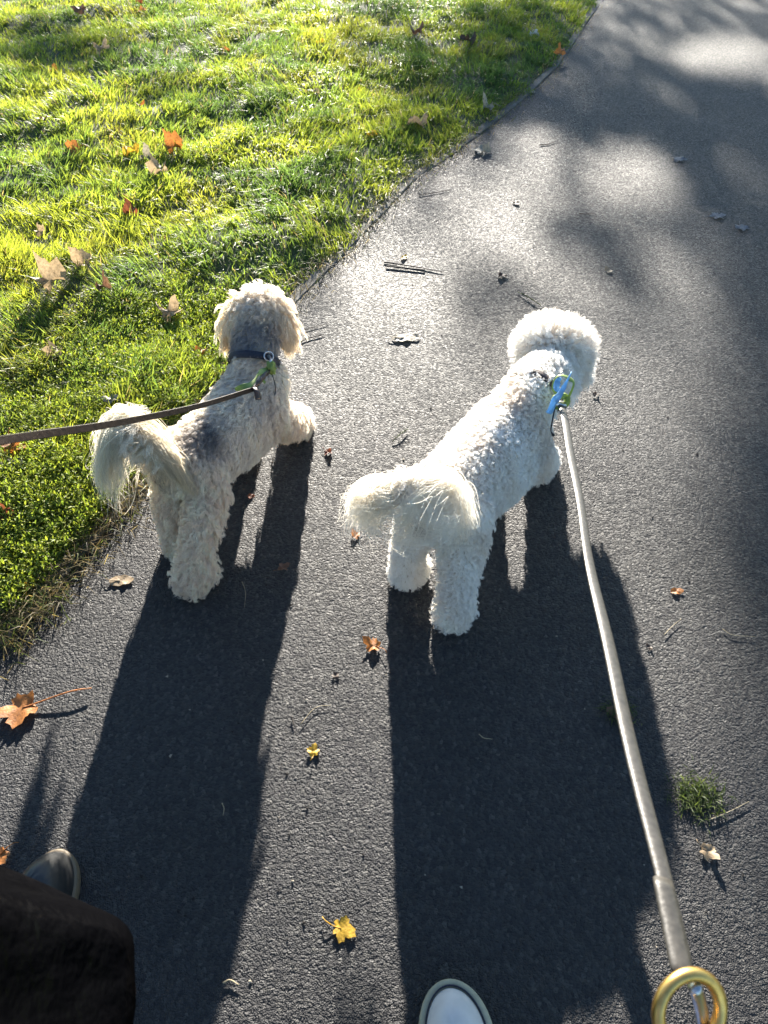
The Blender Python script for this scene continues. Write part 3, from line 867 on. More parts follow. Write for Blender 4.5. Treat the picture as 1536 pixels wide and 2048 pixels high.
def collar(dog, centre, axis, R, width, mat):
    bm = bmesh.new(); axis = Vector(axis).normalized()
    u = axis.orthogonal().normalized(); v2 = axis.cross(u)
    prof = [(-.5, 0), (-.44, .0016), (.44, .0016), (.5, 0), (.44, -.0012), (-.44, -.0012)]
    rings = []
    for i in range(48):
        a = 2 * math.pi * i / 48
        d = u * math.cos(a) + v2 * math.sin(a)
        rings.append([bm.verts.new(centre + d * (R + h) + axis * (w * width)) for w, h in prof])
    for i in range(48):
        a, b = rings[i], rings[(i + 1) % 48]
        for k in range(6):
            bm.faces.new((a[k], a[(k + 1) % 6], b[(k + 1) % 6], b[k]))
    return bm_obj('collar', bm, mat, dog.root)
cA = A.P(.172, -.018, .274); axA = A.P(.235, -.05, .325) - A.P(.135, -.005, .240)
coA = collar(A, cA, axA, .0585, .017, M['collar_dark'])
cB = B.P(.232, -.006, .246); axB = B.P(.30, -.012, .250) - B.P(.15, 0, .228)
co = collar(B, cB, axB, .0690, .019, M['leather_brown'])
toB = (deep(1106, 762, 1.55) - cB); toB = (toB - axB.normalized() * toB.dot(axB.normalized())).normalized()
bm = bmesh.new(); add_torus(bm, cB + toB * .076, toB.cross(axB), .0105, .0016, 20, 8)
bm_obj('collar_ring', bm, M['steel'], co)
bm = bmesh.new(); add_strap(bm, [cB + toB * .0715 - axB.normalized() * .0125 , cB + toB * .0725 + axB.normalized() * .0125], .006, .0018, toB)
bm_obj('buckle', bm, M['steel'], co)
toA = (deep(553, 700, 1.62) - cA); toA = (toA - axA.normalized() * toA.dot(axA.normalized())).normalized()
dA = cA + toA * .066
bm = bmesh.new(); add_torus(bm, dA, (CF * -1 + Vector((.4, 0, 0))), .0105, .0017, 20, 8)
bm_obj('collar_ring', bm, M['steel'], coA)

# lead of the grey dog
leadA = empty('dog_lead', dA, 'dark brown leather lead running left from the grey dog over the lawn', 'lead', 'dog leads')
kA = spot(541, 738, .315); eA = spot(505, 779, .325)
hand = Vector((-.41, .57, .762)); hand2 = hand + (hand - eA) * .45 + Vector((0, 0, .006))
pts = catmull([eA, eA.lerp(hand, .35) + Vector((0, 0, -.012)), eA.lerp(hand, .7) + Vector((0, 0, -.010)), hand, hand2], 60)
bm = bmesh.new(); add_strap(bm, pts, .0098, .0026, Vector((.25, -.75, .6)), twist=[-.25 + .55 * (i / 60) for i in range(61)])
bm_obj('strap', bm, M['lead_brown'], leadA, smooth=False)
bm = bmesh.new(); add_strap(bm, catmull([eA, eA.lerp(kA, .5) + Vector((.004, 0, .006)), kA], 14), .011, .006, Vector((.2, -.7, .7)), twist=[1.2 * math.sin(i * .9) for i in range(15)])
bm_obj('knotted_end', bm, M['leather_brown'], leadA)
bm = bmesh.new(); add_strap(bm, catmull([eA + Vector((.006, 0, .004)), eA + Vector((.011, -.010, .002)), eA + Vector((.014, -.022, -.010))], 8), .014, .004, Vector((.6, -.6, .5)))
bm_obj('loose_tab', bm, M['leather_brown'], leadA)
bm = bmesh.new(); add_tube(bm, catmull([kA, kA.lerp(dA, .5) + Vector((.004, 0, .006)), dA], 10), [.0042, .0036, .0032, .003, .003, .003, .003, .003, .003, .0034, .004], 8)
bm_obj('clip', bm, M['steel'], leadA)
tip = spot(552, 852, .13)
bm = bmesh.new(); add_tube(bm, catmull([kA, kA + Vector((.006, -.004, -.05)), tip.lerp(kA, .35) + Vector((-.004, 0, 0)), tip], 20), .0010, 6)
bm_obj('hanging_cord', bm, M['cord'], leadA)
bagA = empty('waste_bag', kA, 'pale green twisted bag tied to the grey dog\'s lead', 'waste bag', 'bags tied to the leads')
tl = spot(470, 779, .33)
bm = bmesh.new(); add_strap(bm, catmull([kA, spot(520, 745, .335), spot(502, 768, .335), tl], 20), [.010 + .006 * math.sin(i * .5) for i in range(21)], .0008, Vector((.1, -.7, .7)), twist=[.5 * math.sin(i * .55) for i in range(21)])
bm_obj('ribbon', bm, M['bag_green'], bagA)
bm = bmesh.new(); bmesh.ops.create_icosphere(bm, subdivisions=3, radius=.013, matrix=Matrix.Translation(kA + Vector((.002, -.003, .004))) @ Matrix.Diagonal((.8, .9, 1.25, 1)))
for v_ in bm.verts: v_.co += (v_.co - kA).normalized() * (.005 * math.sin(v_.co.x * 900) * math.sin(v_.co.z * 700 + v_.co.y * 400))
bm_obj('knot', bm, M['bag_green'], bagA)
bm = bmesh.new(); add_strap(bm, catmull([kA, kA + Vector((-.010, -.016, .008)), kA + Vector((-.018, -.026, -.004)), kA + Vector((-.010, -.030, -.016))], 12), .008, .0008, Vector((.3, -.8, .5)), twist=[.8 * math.sin(i) for i in range(13)])
bm_obj('ribbon', bm, M['bag_green'], bagA)

# lead of the white dog
sB = deep(1121, 806, 1.56)
ringC = Vector((.212, .100, .648))
leadB = empty('dog_lead', sB, 'light grey-brown leather lead running from the white dog to the brass ring', 'lead', 'dog leads')
top = ringC + (sB - ringC).normalized() * .026
n_ = 90
pts = []
for i in range(n_ + 1):
    t = i / n_
    p = sB.lerp(top, t) + Vector((.0022 * math.sin(t * 8) + .0012 * math.sin(t * 21), 0, -.012 * math.sin(math.pi * t)))
    pts.append(p)
bm = bmesh.new(); add_tube(bm, pts, [.0078 + .0006 * math.sin(i * .12) for i in range(n_ + 1)], 18, flat=.38, up=CF * -1)
bm_obj('strap', bm, M['lead_tan'], leadB)
sdir = (top - sB).normalized()
a_ = top - sdir * .075
bm = bmesh.new(); add_tube(bm, [a_ + CF * -.002 + sdir * (.078 * k / 10) for k in range(11)], [.0080] + [.0088] * 9 + [.0075], 18, flat=.42, up=CF * -1)
bm_obj('folded_end', bm, M['lead_tan'], leadB)
bm = bmesh.new(); add_torus(bm, ringC, CF * -1 + Vector((.25, 0, .1)), .0245, .0047, 56, 14, sx=1.0)
bm_obj('brass_ring', bm, M['brass'], leadB)
hp = ringC + Vector((.006, .004, -.018))
bm = bmesh.new(); add_tube(bm, catmull([ringC + Vector((.004, .014, .010)), ringC + Vector((.012, .004, -.010)), ringC + Vector((.016, -.012, -.03)), ringC + Vector((.018, -.03, -.05))], 14), .0048, 10)
bm_obj('snap_hook', bm, M['steel'], leadB)
bm = bmesh.new(); add_strap(bm, catmull([ringC + Vector((-.002, -.020, -.010)), ringC + Vector((.0, -.07, -.06)), ringC + Vector((.0, -.14, -.05)), ringC + Vector((.0, -.16, .02)), ringC + Vector((.0, -.10, .03)), ringC + Vector((0, -.035, -.004))], 40), .019, .004, Vector((1, 0, 0)))
bm_obj('hand_loop', bm, M['lead_tan'], leadB)
bm = bmesh.new(); add_strap(bm, [sB + sdir * (-.006 + k * .008) for k in range(4)], .024, .0075, CF * -1)
bm_obj('keeper', bm, M['steel'], leadB)

bagB = empty('waste_bag', sB, 'blue and green bags tied like a bow at the white dog\'s collar', 'waste bag', 'bags tied to the leads')
gc = deep(1128, 776, 1.55)
bm = bmesh.new()
loop = [gc + (Vector((1, 0, 0)) * math.cos(a) * .019 + CU * math.sin(a) * .026) + Vector((.004 * math.sin(2 * a), 0, .004 * math.cos(3 * a))) for a in [2 * math.pi * k / 26 - 1.2 for k in range(25)]]
add_strap(bm, loop, [.009 + .003 * math.sin(k * .8) for k in range(25)], .0010, CF * -1, twist=[.7 + .3 * math.sin(k * .6) for k in range(25)])
bm_obj('green_loop', bm, M['bag_green'], bagB)
bm = bmesh.new(); add_torus(bm, sB + CU * .004, sdir + Vector((.3, 0, 0)), .0125, .0068, 26, 10, sx=1.25, xdir=Vector((1, 0, 0)))
for v_ in bm.verts: v_.co += Vector((math.sin(v_.co.z * 900), math.sin(v_.co.x * 800), math.sin(v_.co.y * 700))) * .0012
bm_obj('green_knot', bm, M['bag_green'], bagB)
blue_pts = catmull([deep(1094, 826, 1.53), deep(1106, 806, 1.525), deep(1120, 788, 1.52), deep(1131, 768, 1.52), deep(1143, 744, 1.53)], 24)
bw = [.008 if i < 3 else .011 + .005 * math.sin((i - 3) * .26) - (.010 if i > 22 else 0) for i in range(25)]
bm = bmesh.new(); add_strap(bm, blue_pts, [max(.003, w) for w in bw], .0009, CF * -1, twist=[.8 * math.sin(i * .33 + .6) for i in range(25)])
bm_obj('blue_ribbon', bm, M['bag_blue'], bagB)
bm = bmesh.new(); add_strap(bm, catmull([deep(1122, 786, 1.54), deep(1113, 776, 1.54), deep(1116, 762, 1.545), deep(1122, 756, 1.55)], 14), [.008 + .006 * math.sin(i * .25) for i in range(15)], .0009, CF * -1, twist=[.4 * math.sin(i * .7) for i in range(15)])
bm_obj('blue_ribbon', bm, M['bag_blue'], bagB)
bm = bmesh.new(); add_strap(bm, catmull([deep(1112, 800, 1.545), deep(1104, 818, 1.548), deep(1100, 828, 1.55)], 10), [.006 + .004 * math.sin(i * .3) for i in range(11)], .0009, CF * -1)
bm_obj('blue_ribbon', bm, M['bag_blue'], bagB)
bm = bmesh.new(); add_tube(bm, catmull([deep(1110, 815, 1.56), deep(1104, 845, 1.57), deep(1102, 862, 1.58), deep(1108, 872, 1.585)], 14), [.0016] * 12 + [.003, .004, .002], 6)
bm_obj('dark_tail', bm, M['cord'], bagB)

# ------------------------------------------------------------------ fallen leaves, twigs, tufts
def leaf_mat(name, colr, transl=0.35):
    nt = NT(name)
    tc = nt.new('ShaderNodeTexCoord')
    n1 = nt.new('ShaderNodeTexNoise'); nt.set(n1, Scale=95.0, Detail=8.0, Roughness=0.7); nt.ln(tc.outputs['Object'], n1.inputs['Vector'])
    n2 = nt.new('ShaderNodeTexNoise'); nt.set(n2, Scale=260.0, Detail=3.0); nt.ln(tc.outputs['Object'], n2.inputs['Vector'])
    c = Vector(colr)
    cr = ramp(nt, n1.outputs[0], [(0.30, tuple(c * .22)), (0.42, tuple(c * .7)), (0.55, tuple(c)), (0.72, tuple(c * 1.3))])
    b = nt.new('ShaderNodeBsdfPrincipled'); nt.ln(cr, b.inputs['Base Color']); nt.set(b, Roughness=0.55)
    bp = nt.new('ShaderNodeBump'); nt.set(bp, Strength=0.6, Distance=0.0015); nt.ln(n2.outputs[0], bp.inputs['Height']); nt.ln(bp.outputs[0], b.inputs['Normal'])
    tr = nt.new('ShaderNodeBsdfTranslucent'); nt.ln(cr, tr.inputs[0])
    mx = nt.new('ShaderNodeMixShader'); mx.inputs[0].default_value = transl
    nt.ln(b.outputs[0], mx.inputs[1]); nt.ln(tr.outputs[0], mx.inputs[2]); nt.ln(mx.outputs[0], nt.out.inputs[0])
    return nt.m
LC = {'orange': leaf_mat('leaf_orange', (0.42, 0.16, 0.035)), 'yellow': leaf_mat('leaf_yellow', (0.62, 0.37, 0.03)), 'brown': leaf_mat('leaf_brown', (0.17, 0.085, 0.045)),
      'tan': leaf_mat('leaf_tan', (0.36, 0.26, 0.15)), 'pale': leaf_mat('leaf_pale', (0.34, 0.29, 0.20)), 'dark': leaf_mat('leaf_dark', (0.07, 0.045, 0.03)), 'red': leaf_mat('leaf_redbrown', (0.20, 0.06, 0.025)),
      'grey': leaf_mat('leaf_grey', (0.22, 0.21, 0.20)), 'white': leaf_mat('feather_white', (0.7, 0.7, 0.68))}
M['twig'] = simple('twig', (0.035, 0.027, 0.022), 0.75, 0.3, vary=0.4, scale=90)
M['straw'] = simple('straw_stem', (0.30, 0.24, 0.14), 0.6, 0.4, vary=0.25, scale=90)
M['sprig'] = simple('sprig_green', (0.07, 0.09, 0.03), 0.6, 0.3, vary=0.4, scale=90, transl=.3)
def leaf(px, py, size, colour, label, lobed=True, curl=0.5, rot=None, tilt=0.0, on_lawn=False, stem=0.6, oval=0.6):
    """size = seen width in pixels of the photograph"""
    c = spot(px, py)
    if on_lawn:
        for _ in range(3):
            zz = float(lawn_z(np.array([c.x]), np.array([c.y]))[0]) + 0.017
            c = spot(px, py, zz)
    depth = c.y * math.cos(PITCH) + (CAM_H - c.z) * math.sin(PITCH)
    R = size * depth / FPX * 0.55
    curl *= 1.25 if on_lawn else 0.6
    bm = bmesh.new(); N = 30
    rot = random.uniform(0, 6.28) if rot is None else rot
    ax = random.uniform(0, 6.28)
    ph = random.uniform(0, 6.28)
    ring = []
    center = bm.verts.new((0, 0, 0))
    def zed(x, y, rr):
        w = (x * math.cos(ax) + y * math.sin(ax)) / R
        return R * (curl * (1.15 * w * w + 0.45 * rr * math.sin(3 * math.atan2(y, x) + ph)) + 0.06 * math.sin(9 * x / R + ph) * rr)
    for rr in (0.35, 0.7, 1.0):
        vs = []
        for k in range(N):
            a = 2 * math.pi * k / N
            if lobed:
                lob = 0.58 + 0.42 * abs(math.cos(2.5 * a + .5 * math.sin(a + ph))) ** 1.5 * (0.8 + .25 * math.sin(a * 2 + ph)) + (0.07 if k % 2 else -0.06) + random.uniform(-.05, .05)
                lob *= (0.65 + 0.35 * math.cos(a / 2) ** 2) if abs(a - math.pi) > .5 else 0.55
            else:
                lob = 1.0 if True else 1
            r_ = R * (rr * (1 + (lob - 1) * rr))
            x, y = r_ * math.cos(a), r_ * math.sin(a) * (1.0 if lobed else oval)
            if not lobed: x *= 1 + .12 * math.cos(a)
            vs.append(bm.verts.new((x, y, zed(x, y, rr))))
        ring.append(vs)
    for k in range(N):
        bm.faces.new((center, ring[0][k], ring[0][(k + 1) % N]))
        for a_, b_ in zip(ring[:-1], ring[1:]):
            bm.faces.new((a_[k], b_[k], b_[(k + 1) % N], a_[(k + 1) % N]))
    if stem:
        s0 = Vector((-R * .45, 0, zed(-R * .45, 0, .5)))
        add_tube(bm, catmull([Vector((0, 0, .0006)), s0 + Vector((0, 0, .0008)), Vector((-R * (.6 + stem * .6), R * .12, .004)), Vector((-R * (.6 + stem), R * .3, .002))], 10), max(.0007, R * .03), 5)
    mt = Matrix.Rotation(rot, 4, 'Z')
    mt = Matrix.Rotation(tilt, 4, 'X') @ mt
    bm.transform(mt)
    lo = min(v_.co.z for v_ in bm.verts)
    o = bm_obj('fallen_leaf', bm, LC[colour])
    o.location = (c.x, c.y, c.z - lo * (1.0 if not on_lawn else .6) + 0.0015)
    return props(o, label, 'leaf', 'fallen autumn leaves')
# on the path
leaf(48, 1420, 96, 'orange', 'large curled orange-brown leaf with long stem on asphalt at left', curl=.3, rot=.45 + math.pi * 1.0, stem=1.9)
leaf(683, 1858, 60, 'yellow', 'bright yellow leaf on the asphalt between the two dog shadows', curl=.15, rot=-.25, stem=.7, oval=.7, lobed=True)
leaf(748, 1294, 46, 'orange', 'crumpled brown-orange leaf just left of the white dog\'s shadow', curl=.5, stem=.6)
leaf(627, 1506, 34, 'yellow', 'small tan-yellow curled leaf beside the grey dog\'s shadow', curl=.45, stem=.4)
leaf(258, 1983, 44, 'brown', 'brown leaf lying in shade next to the black coat', curl=.3, lobed=False)
leaf(1352, 1184, 24, 'orange', 'tiny orange leaf scrap on asphalt right of the light lead', curl=.4, lobed=False, stem=0)
leaf(1412, 1704, 46, 'tan', 'tan leaf scrap just below the green grass tuft on the path', curl=.5, lobed=True, stem=.4)
leaf(566, 1138, 30, 'brown', 'small brown leaf in the grey dog\'s shadow near its front leg shadow', curl=.6)
leaf(655, 906, 24, 'red', 'small red-brown leaf on lit asphalt between the two dogs', curl=.7)
leaf(808, 678, 52, 'pale', 'pale yellowish leaf on asphalt between the two dogs\' heads', curl=.12, lobed=False, oval=.45, rot=.1, stem=.5)
leaf(808, 517, 18, 'yellow', 'tiny yellow leaf above the dark double twig', curl=.3, lobed=False, stem=0)
leaf(962, 306, 46, 'pale', 'pale curled leaf at the grass edge beyond the twigs', curl=.6)
leaf(1357, 321, 36, 'grey', 'pale grey leaf lying flat in the shaded far part of path', curl=.15)
leaf(1217, 543, 18, 'tan', 'tiny tan leaf up the path beyond the white dog\'s head', curl=.4, lobed=False, stem=0)
leaf(1004, 553, 26, 'dark', 'small dark leaf up the path left of the tiny tan leaf', curl=.6)
leaf(1031, 407, 18, 'dark', 'tiny dark leaf far up the path in the light', curl=.5, lobed=False)
leaf(712, 1074, 26, 'orange', 'small orange-brown leaf under the white dog\'s tail', curl=.6, stem=0)
leaf(502, 993, 20, 'red', 'small red-brown leaf between the grey dog\'s leg shadows', curl=.5, stem=0)
leaf(241, 1163, 44, 'tan', 'flat tan leaf lying on the concrete edging', curl=.15, lobed=False, oval=.55)
leaf(1235, 1428, 46, 'brown', 'brown leaf caught in the shaded grass tuft under the lead', curl=.4)
leaf(670, 1354, 22, 'dark', 'small dark leaf scrap between the two dog shadows', curl=.5, stem=0)
leaf(1191, 791, 18, 'dark', 'dark curled leaf scrap beside the white dog\'s muzzle', curl=.8, stem=0)
leaf(2, 1712, 56, 'orange', 'orange leaf cut by the left edge of the picture near the boot', curl=.5)
leaf(1432, 434, 40, 'grey', 'flat pale splotch on the shaded right part of the path', curl=.08)  # a pale splotch on the asphalt, with a flat leaf shape standing in
leaf(1482, 455, 36, 'grey', 'ragged pale splotch near the right edge of the far path', curl=.08)  # another pale splotch, also built from the leaf shape
leaf(1064, 186, 14, 'pale', 'tiny pale leaf at the far path edge', curl=.3, lobed=False, stem=0)
leaf(1298, 1296, 14, 'dark', 'tiny dark scrap at the right rim of the white dog\'s shadow', curl=.5, lobed=False, stem=0)
# on the lawn
for a in [
    (205, 106, 44, 'tan', 'tan and orange leaf at the dark grass patch top left', .6), (110, 146, 22, 'orange', 'small orange leaf below the dark grass patch at far left', .5),
    (165, 24, 34, 'brown', 'brown leaf in shaded grass in the top left corner', .4), (150, 303, 44, 'orange', 'orange leaf at left end of the row of leaves in the grass', .5),
    (262, 311, 42, 'yellow', 'yellow-orange pointed leaf in the row of leaves in the grass', .7), (298, 318, 40, 'pale', 'pale ragged leaf in the row of leaves in the grass', .5),
    (346, 304, 54, 'orange', 'upright orange leaf at right end of the row in the grass', .8), (322, 349, 48, 'tan', 'curled tan leaf just below the row of leaves in the grass', .7),
    (266, 431, 38, 'red', 'dark red-brown crumpled leaf alone in mid lawn', .9), (172, 530, 54, 'tan', 'tan leaf with orange tip above the biggest leaf on the lawn', .7),
    (104, 574, 84, 'tan', 'biggest tan leaf on the lawn, folded and pale', .7), (206, 579, 40, 'brown', 'dark brown curled leaf right of the biggest leaf', .8),
    (342, 634, 66, 'tan', 'folded yellowish tan leaf left of the grey dog\'s head', .7), (835, 70, 36, 'brown', 'brown leaf on far lawn near the top edge', .6),
    (937, 87, 40, 'dark', 'dark brown leaf on the far lawn near the path', .7), (715, 183, 20, 'orange', 'small orange leaf upright in the shaded far grass', .6),
    (633, 188, 18, 'tan', 'small tan leaf beside a dark hollow in the far grass', .5), (1120, 113, 26, 'orange', 'small orange leaf at the far end of the lawn edge', .5),
    (1067, 71, 28, 'white', 'white feathery leaf in the far grass by the path', .5), (833, 249, 54, 'tan', 'pale brown leaf in the shaded grass near path edge', .5),
    (747, 273, 26, 'yellow', 'small yellow leaf in the shaded grass', .5), (399, 710, 36, 'orange', 'orange leaf at the lawn edge left of the grey dog\'s back', .6),
    (112, 712, 44, 'tan', 'tan leaf half buried in the weeds', .5), (228, 803, 40, 'grey', 'grey leaf in the weeds just above the dark lead', .4),
    (32, 902, 56, 'orange', 'orange-brown leaf in the grass under the dark lead', .6), (30, 932, 40, 'grey', 'grey brown leaf below the orange one under the dark lead', .4),
    (12, 1036, 46, 'red', 'dark rust leaf at the left edge of the lawn', .7), (80, 468, 30, 'tan', 'small tan leaf at left edge of mid lawn', .5),
    (976, 216, 36, 'pale', 'pale pointed leaf where the far grass meets the path', .6), (50, 1180, 26, 'yellow', 'small yellow leaf low in the weeds at the near lawn edge', .5),
    (450, 102, 18, 'orange', 'small orange leaf in the bright far grass', .5), (640, 90, 18, 'yellow', 'tiny yellow leaf in the far grass near the top', .5),
    (280, 8, 18, 'red', 'small red leaf at the top edge of the lawn', .6), (285, 24, 18, 'orange', 'small orange leaf just under the red one at the top', .6),
    (88, 240, 18, 'brown', 'small brown leaf at far left of the bright grass', .5), (280, 212, 18, 'orange', 'small orange leaf above the row of leaves', .5)]:
    leaf(a[0], a[1], a[2], a[3], a[4], curl=a[5], on_lawn=True, tilt=random.uniform(-.2, .75), stem=random.choice([0, .4, .6]), lobed=a[2] > 24)

def twig(pts, r, mat, label, name='twig', cat='twig', fork=None, group='twigs and stems on the path'):
    P = [spot(a, b, 0.006 + (c if len(q) > 2 else 0)) if False else spot(q[0], q[1], q[2] if len(q) > 2 else .004) for q in pts for a, b, c in [(0, 0, 0)]]
    bm = bmesh.new()
    cp = catmull(P, 14) if len(P) > 2 else catmull([P[0], P[0].lerp(P[1], .5), P[1]], 14)
    add_tube(bm, cp, [.8 * r * (1 - .5 * k / 14) * random.uniform(.85, 1.2) for k in range(15)], 6)
    if fork:
        F = [spot(q[0], q[1], .005) for q in fork]
        add_tube(bm, catmull([F[0], F[0].lerp(F[1], .5), F[1]], 8), r * .7, 6)
    o = bm_obj(name, bm, M[mat]); return props(o, label, cat, group)
twig([(768, 524), (828, 533), (886, 544)], .0034, 'twig', 'long dark forked twig lying across the path beyond the dogs', fork=[(772, 532), (850, 540)])
twig([(838, 390), (870, 385), (902, 379)], .0022, 'twig', 'thin dark twig near the path edge up the path')
twig([(1079, 290), (1096, 288), (1110, 283)], .0032, 'twig', 'short dark stick far up the path')
twig([(596, 686), (618, 676), (650, 668)], .0024, 'twig', 'dark twig sticking out beside the grey dog\'s right ear')
twig([(606, 660), (630, 653), (652, 648)], .0016, 'twig', 'thin bent twig above the one beside the ear')
twig([(1158, 427), (1175, 428), (1190, 426)], .002, 'twig', 'tiny dark twig on the light patch up the path')
twig([(958, 1468), (968, 1476), (985, 1478)], .0013, 'straw', 'short pale stem in the white dog\'s shadow')
twig([(484, 1163), (491, 1185), (489, 1215)], .0008, 'straw', 'thin curved pale fibre in the grey dog\'s shadow')
twig([(444, 1606), (448, 1617), (446, 1631)], .0012, 'straw', 'short white fibre in the lower part of the grey dog\'s shadow')
twig([(1328, 1270), (1345, 1252), (1362, 1238)], .0009, 'straw', 'thin straw stalk right of the white dog\'s shadow')
twig([(1445, 1258), (1466, 1270), (1510, 1273)], .0009, 'straw', 'long thin bent stalk near the right edge')
twig([(1418, 1640), (1455, 1625), (1498, 1603)], .0013, 'straw', 'pale stalk sticking out of the grass tuft at right')
twig([(600, 1450), (630, 1416), (662, 1410)], .0008, 'straw', 'hair-thin curved stalk between the two shadows')
twig([(446, 1966), (460, 1960), (478, 1970)], .0018, 'straw', 'tan stalk on the asphalt near the bottom edge')
twig([(584, 1433), (585, 1440), (588, 1450)], .0022, 'twig', 'stubby dark seed stalk right of the grey dog\'s shadow')
def sprig(p0, p1, label, n=46, L=.010):
    a = spot(*p0, .004); b = spot(*p1, .006)
    bm = bmesh.new(); add_tube(bm, catmull([a, a.lerp(b, .5) + Vector((0, 0, .003)), b], 8), .0012, 5)
    d = (b - a).normalized()
    for k in range(n):
        t = random.uniform(.1, 1); p = a.lerp(b, t) + Vector((0, 0, .002))
        q = p + (d * .6 + Vector((random.uniform(-1, 1), random.uniform(-1, 1), random.uniform(-.1, .7)))).normalized() * L * random.uniform(.6, 1.2)
        add_tube(bm, [p, (p + q) / 2, q], [.0007, .0006, .0002], 4)
    return props(bm_obj('green_sprig', bm, M['sprig']), label, 'sprig', 'green sprigs on the path')
sprig((1036, 584), (1082, 611), 'mossy green sprig lying beyond the white dog\'s head')
sprig((784, 884), (815, 858), 'thin green sprig on asphalt left of the white dog\'s back', 26)
def tuft(px, py, n, spread, label, L=(.008, .024)):
    c = spot(px, py); x = c.x + rng.normal(0, spread, n); y = c.y + rng.normal(0, spread * .9, n); a = rng.uniform(0, 6.28, n)
    k = rng.uniform(0, 1, (n, 1)); tint = np.array([.03, .055, .016]) * (1 - k) + np.array([.10, .13, .035]) * k
    V, T, C = blades(np.stack([x, y, np.full(n, .001)], 1), rng.uniform(*L, n), rng.uniform(.001, .0022, n), np.cos(a), np.sin(a), rng.uniform(1.2, 2.7, n), tint)
    return props(from_np('grass_tuft', V, T, M['grass'], colors=C), label, 'grass tuft', 'grass tufts on the path')
tuft(1392, 1592, 520, .020, 'green grass tuft lying on asphalt right of the light lead')
tuft(1238, 1425, 230, .014, 'sparse dark grass tuft in shade under the light lead')
# crumbs and grit, too many and too small to count
V = []; T = []; cnt = 0
gx_ = np.concatenate([rng.uniform(200, 1536, 200), rng.normal(820, 260, 110), rng.normal(700, 160, 30)]); gy_ = np.concatenate([rng.uniform(60, 2040, 200), rng.normal(600, 180, 110), rng.normal(1300, 400, 30)])
X_, Y_ = spots(gx_, np.clip(gy_, 20, 2040))
for x, y in zip(X_, Y_):
    if edge_dist(np.array([x]), np.array([y]))[0] > -0.02: continue
    r = abs(random.gauss(.0009, .0008)) + .0006
    base = [(1, 0, 0), (-.6, .9, 0), (-.7, -.8, 0), (.2, .1, 1.1), (.9, .7, .4)]
    a = random.uniform(0, 6.28)
    for bx, by, bz in base:
        V.append((x + r * (bx * math.cos(a) - by * math.sin(a)) * random.uniform(.7, 1.5), y + r * (bx * math.sin(a) + by * math.cos(a)) * random.uniform(.7, 1.3), max(0, bz) * r + .0008))
    T += [(cnt, cnt + 4, cnt + 3), (cnt + 4, cnt + 1, cnt + 3), (cnt + 1, cnt + 2, cnt + 3), (cnt + 2, cnt, cnt + 3)]
    cnt += 5
tn = np.where(rng.uniform(0, 1, cnt // 5) < .75, 0, 1)
cols = np.where(tn[:, None] == 0, np.array([[.02, .017, .015]]), np.array([[.30, .26, .2]]))
props(from_np('grit', V, T, tinted('grit', .8, .2, 0.05), colors=np.repeat(cols, 5, 0), smooth=False), 'dark crumbs and grit scattered over the asphalt', 'grit', kind='stuff')

# ------------------------------------------------------------------ the people
M['rubber'] = simple('shoe_rubber', (0.34, 0.31, 0.20), 0.55, 0.4, vary=0.15, scale=60)
M['toe_white'] = simple('toe_cap_rubber', (0.60, 0.56, 0.50), 0.5, 0.35, vary=0.12, scale=25)
M['canvas'] = simple('shoe_canvas', (0.20, 0.16, 0.145), 0.9, 0.2, vary=0.2, scale=400, bump=0.0006)
M['shoe_line'] = simple('shoe_stripe', (0.03, 0.03, 0.045), 0.6, 0.3)
M['boot'] = simple('boot_leather', (0.010, 0.0105, 0.011), 0.45, 0.4, vary=0.25, scale=30, bump=0.002)
M['boot_sole'] = simple('boot_sole', (0.10, 0.075, 0.045), 0.6, 0.35)
def cloth(name, colr, gloss, rough, scale, bump):
    nt = NT(name)
    tc_ = nt.new('ShaderNodeTexCoord'); no = nt.new('ShaderNodeTexNoise'); nt.set(no, Scale=scale, Detail=5.0); nt.ln(tc_.outputs['Object'], no.inputs['Vector'])
    bp = nt.new('ShaderNodeBump'); nt.set(bp, Strength=.7, Distance=bump); nt.ln(no.outputs[0], bp.inputs['Height'])
    d = nt.new('ShaderNodeBsdfDiffuse'); nt.ln(ramp(nt, no.outputs[0], [(.3, tuple(Vector(colr) * .7)), (.7, tuple(Vector(colr) * 1.3))]), d.inputs[0]); nt.ln(bp.outputs[0], d.inputs['Normal'])
    g = nt.new('ShaderNodeBsdfGlossy'); g.inputs['Roughness'].default_value = rough; nt.ln(bp.outputs[0], g.inputs['Normal'])
    mx = nt.new('ShaderNodeMixShader'); mx.inputs[0].default_value = gloss
    nt.ln(d.outputs[0], mx.inputs[1]); nt.ln(g.outputs[0], mx.inputs[2]); nt.ln(mx.outputs[0], nt.out.inputs[0])
    return nt.m
M['coat'] = cloth('coat_leather', (.0012, .0012, .0015), .016, .24, 6, .06)
M['coat_brown'] = cloth('coat_suede', (.0022, .0013, .0009), .001, .6, 40, .003)
M['jeans'] = simple('jeans', (0.03, 0.045, 0.09), 0.85, 0.2, vary=0.25, scale=300, bump=0.0008)
M['skin'] = simple('skin', (0.52, 0.33, 0.25), 0.5, 0.35, vary=0.06)
M['hairm'] = simple('hair', (0.05, 0.03, 0.02), 0.5, 0.4, vary=0.3, scale=120)
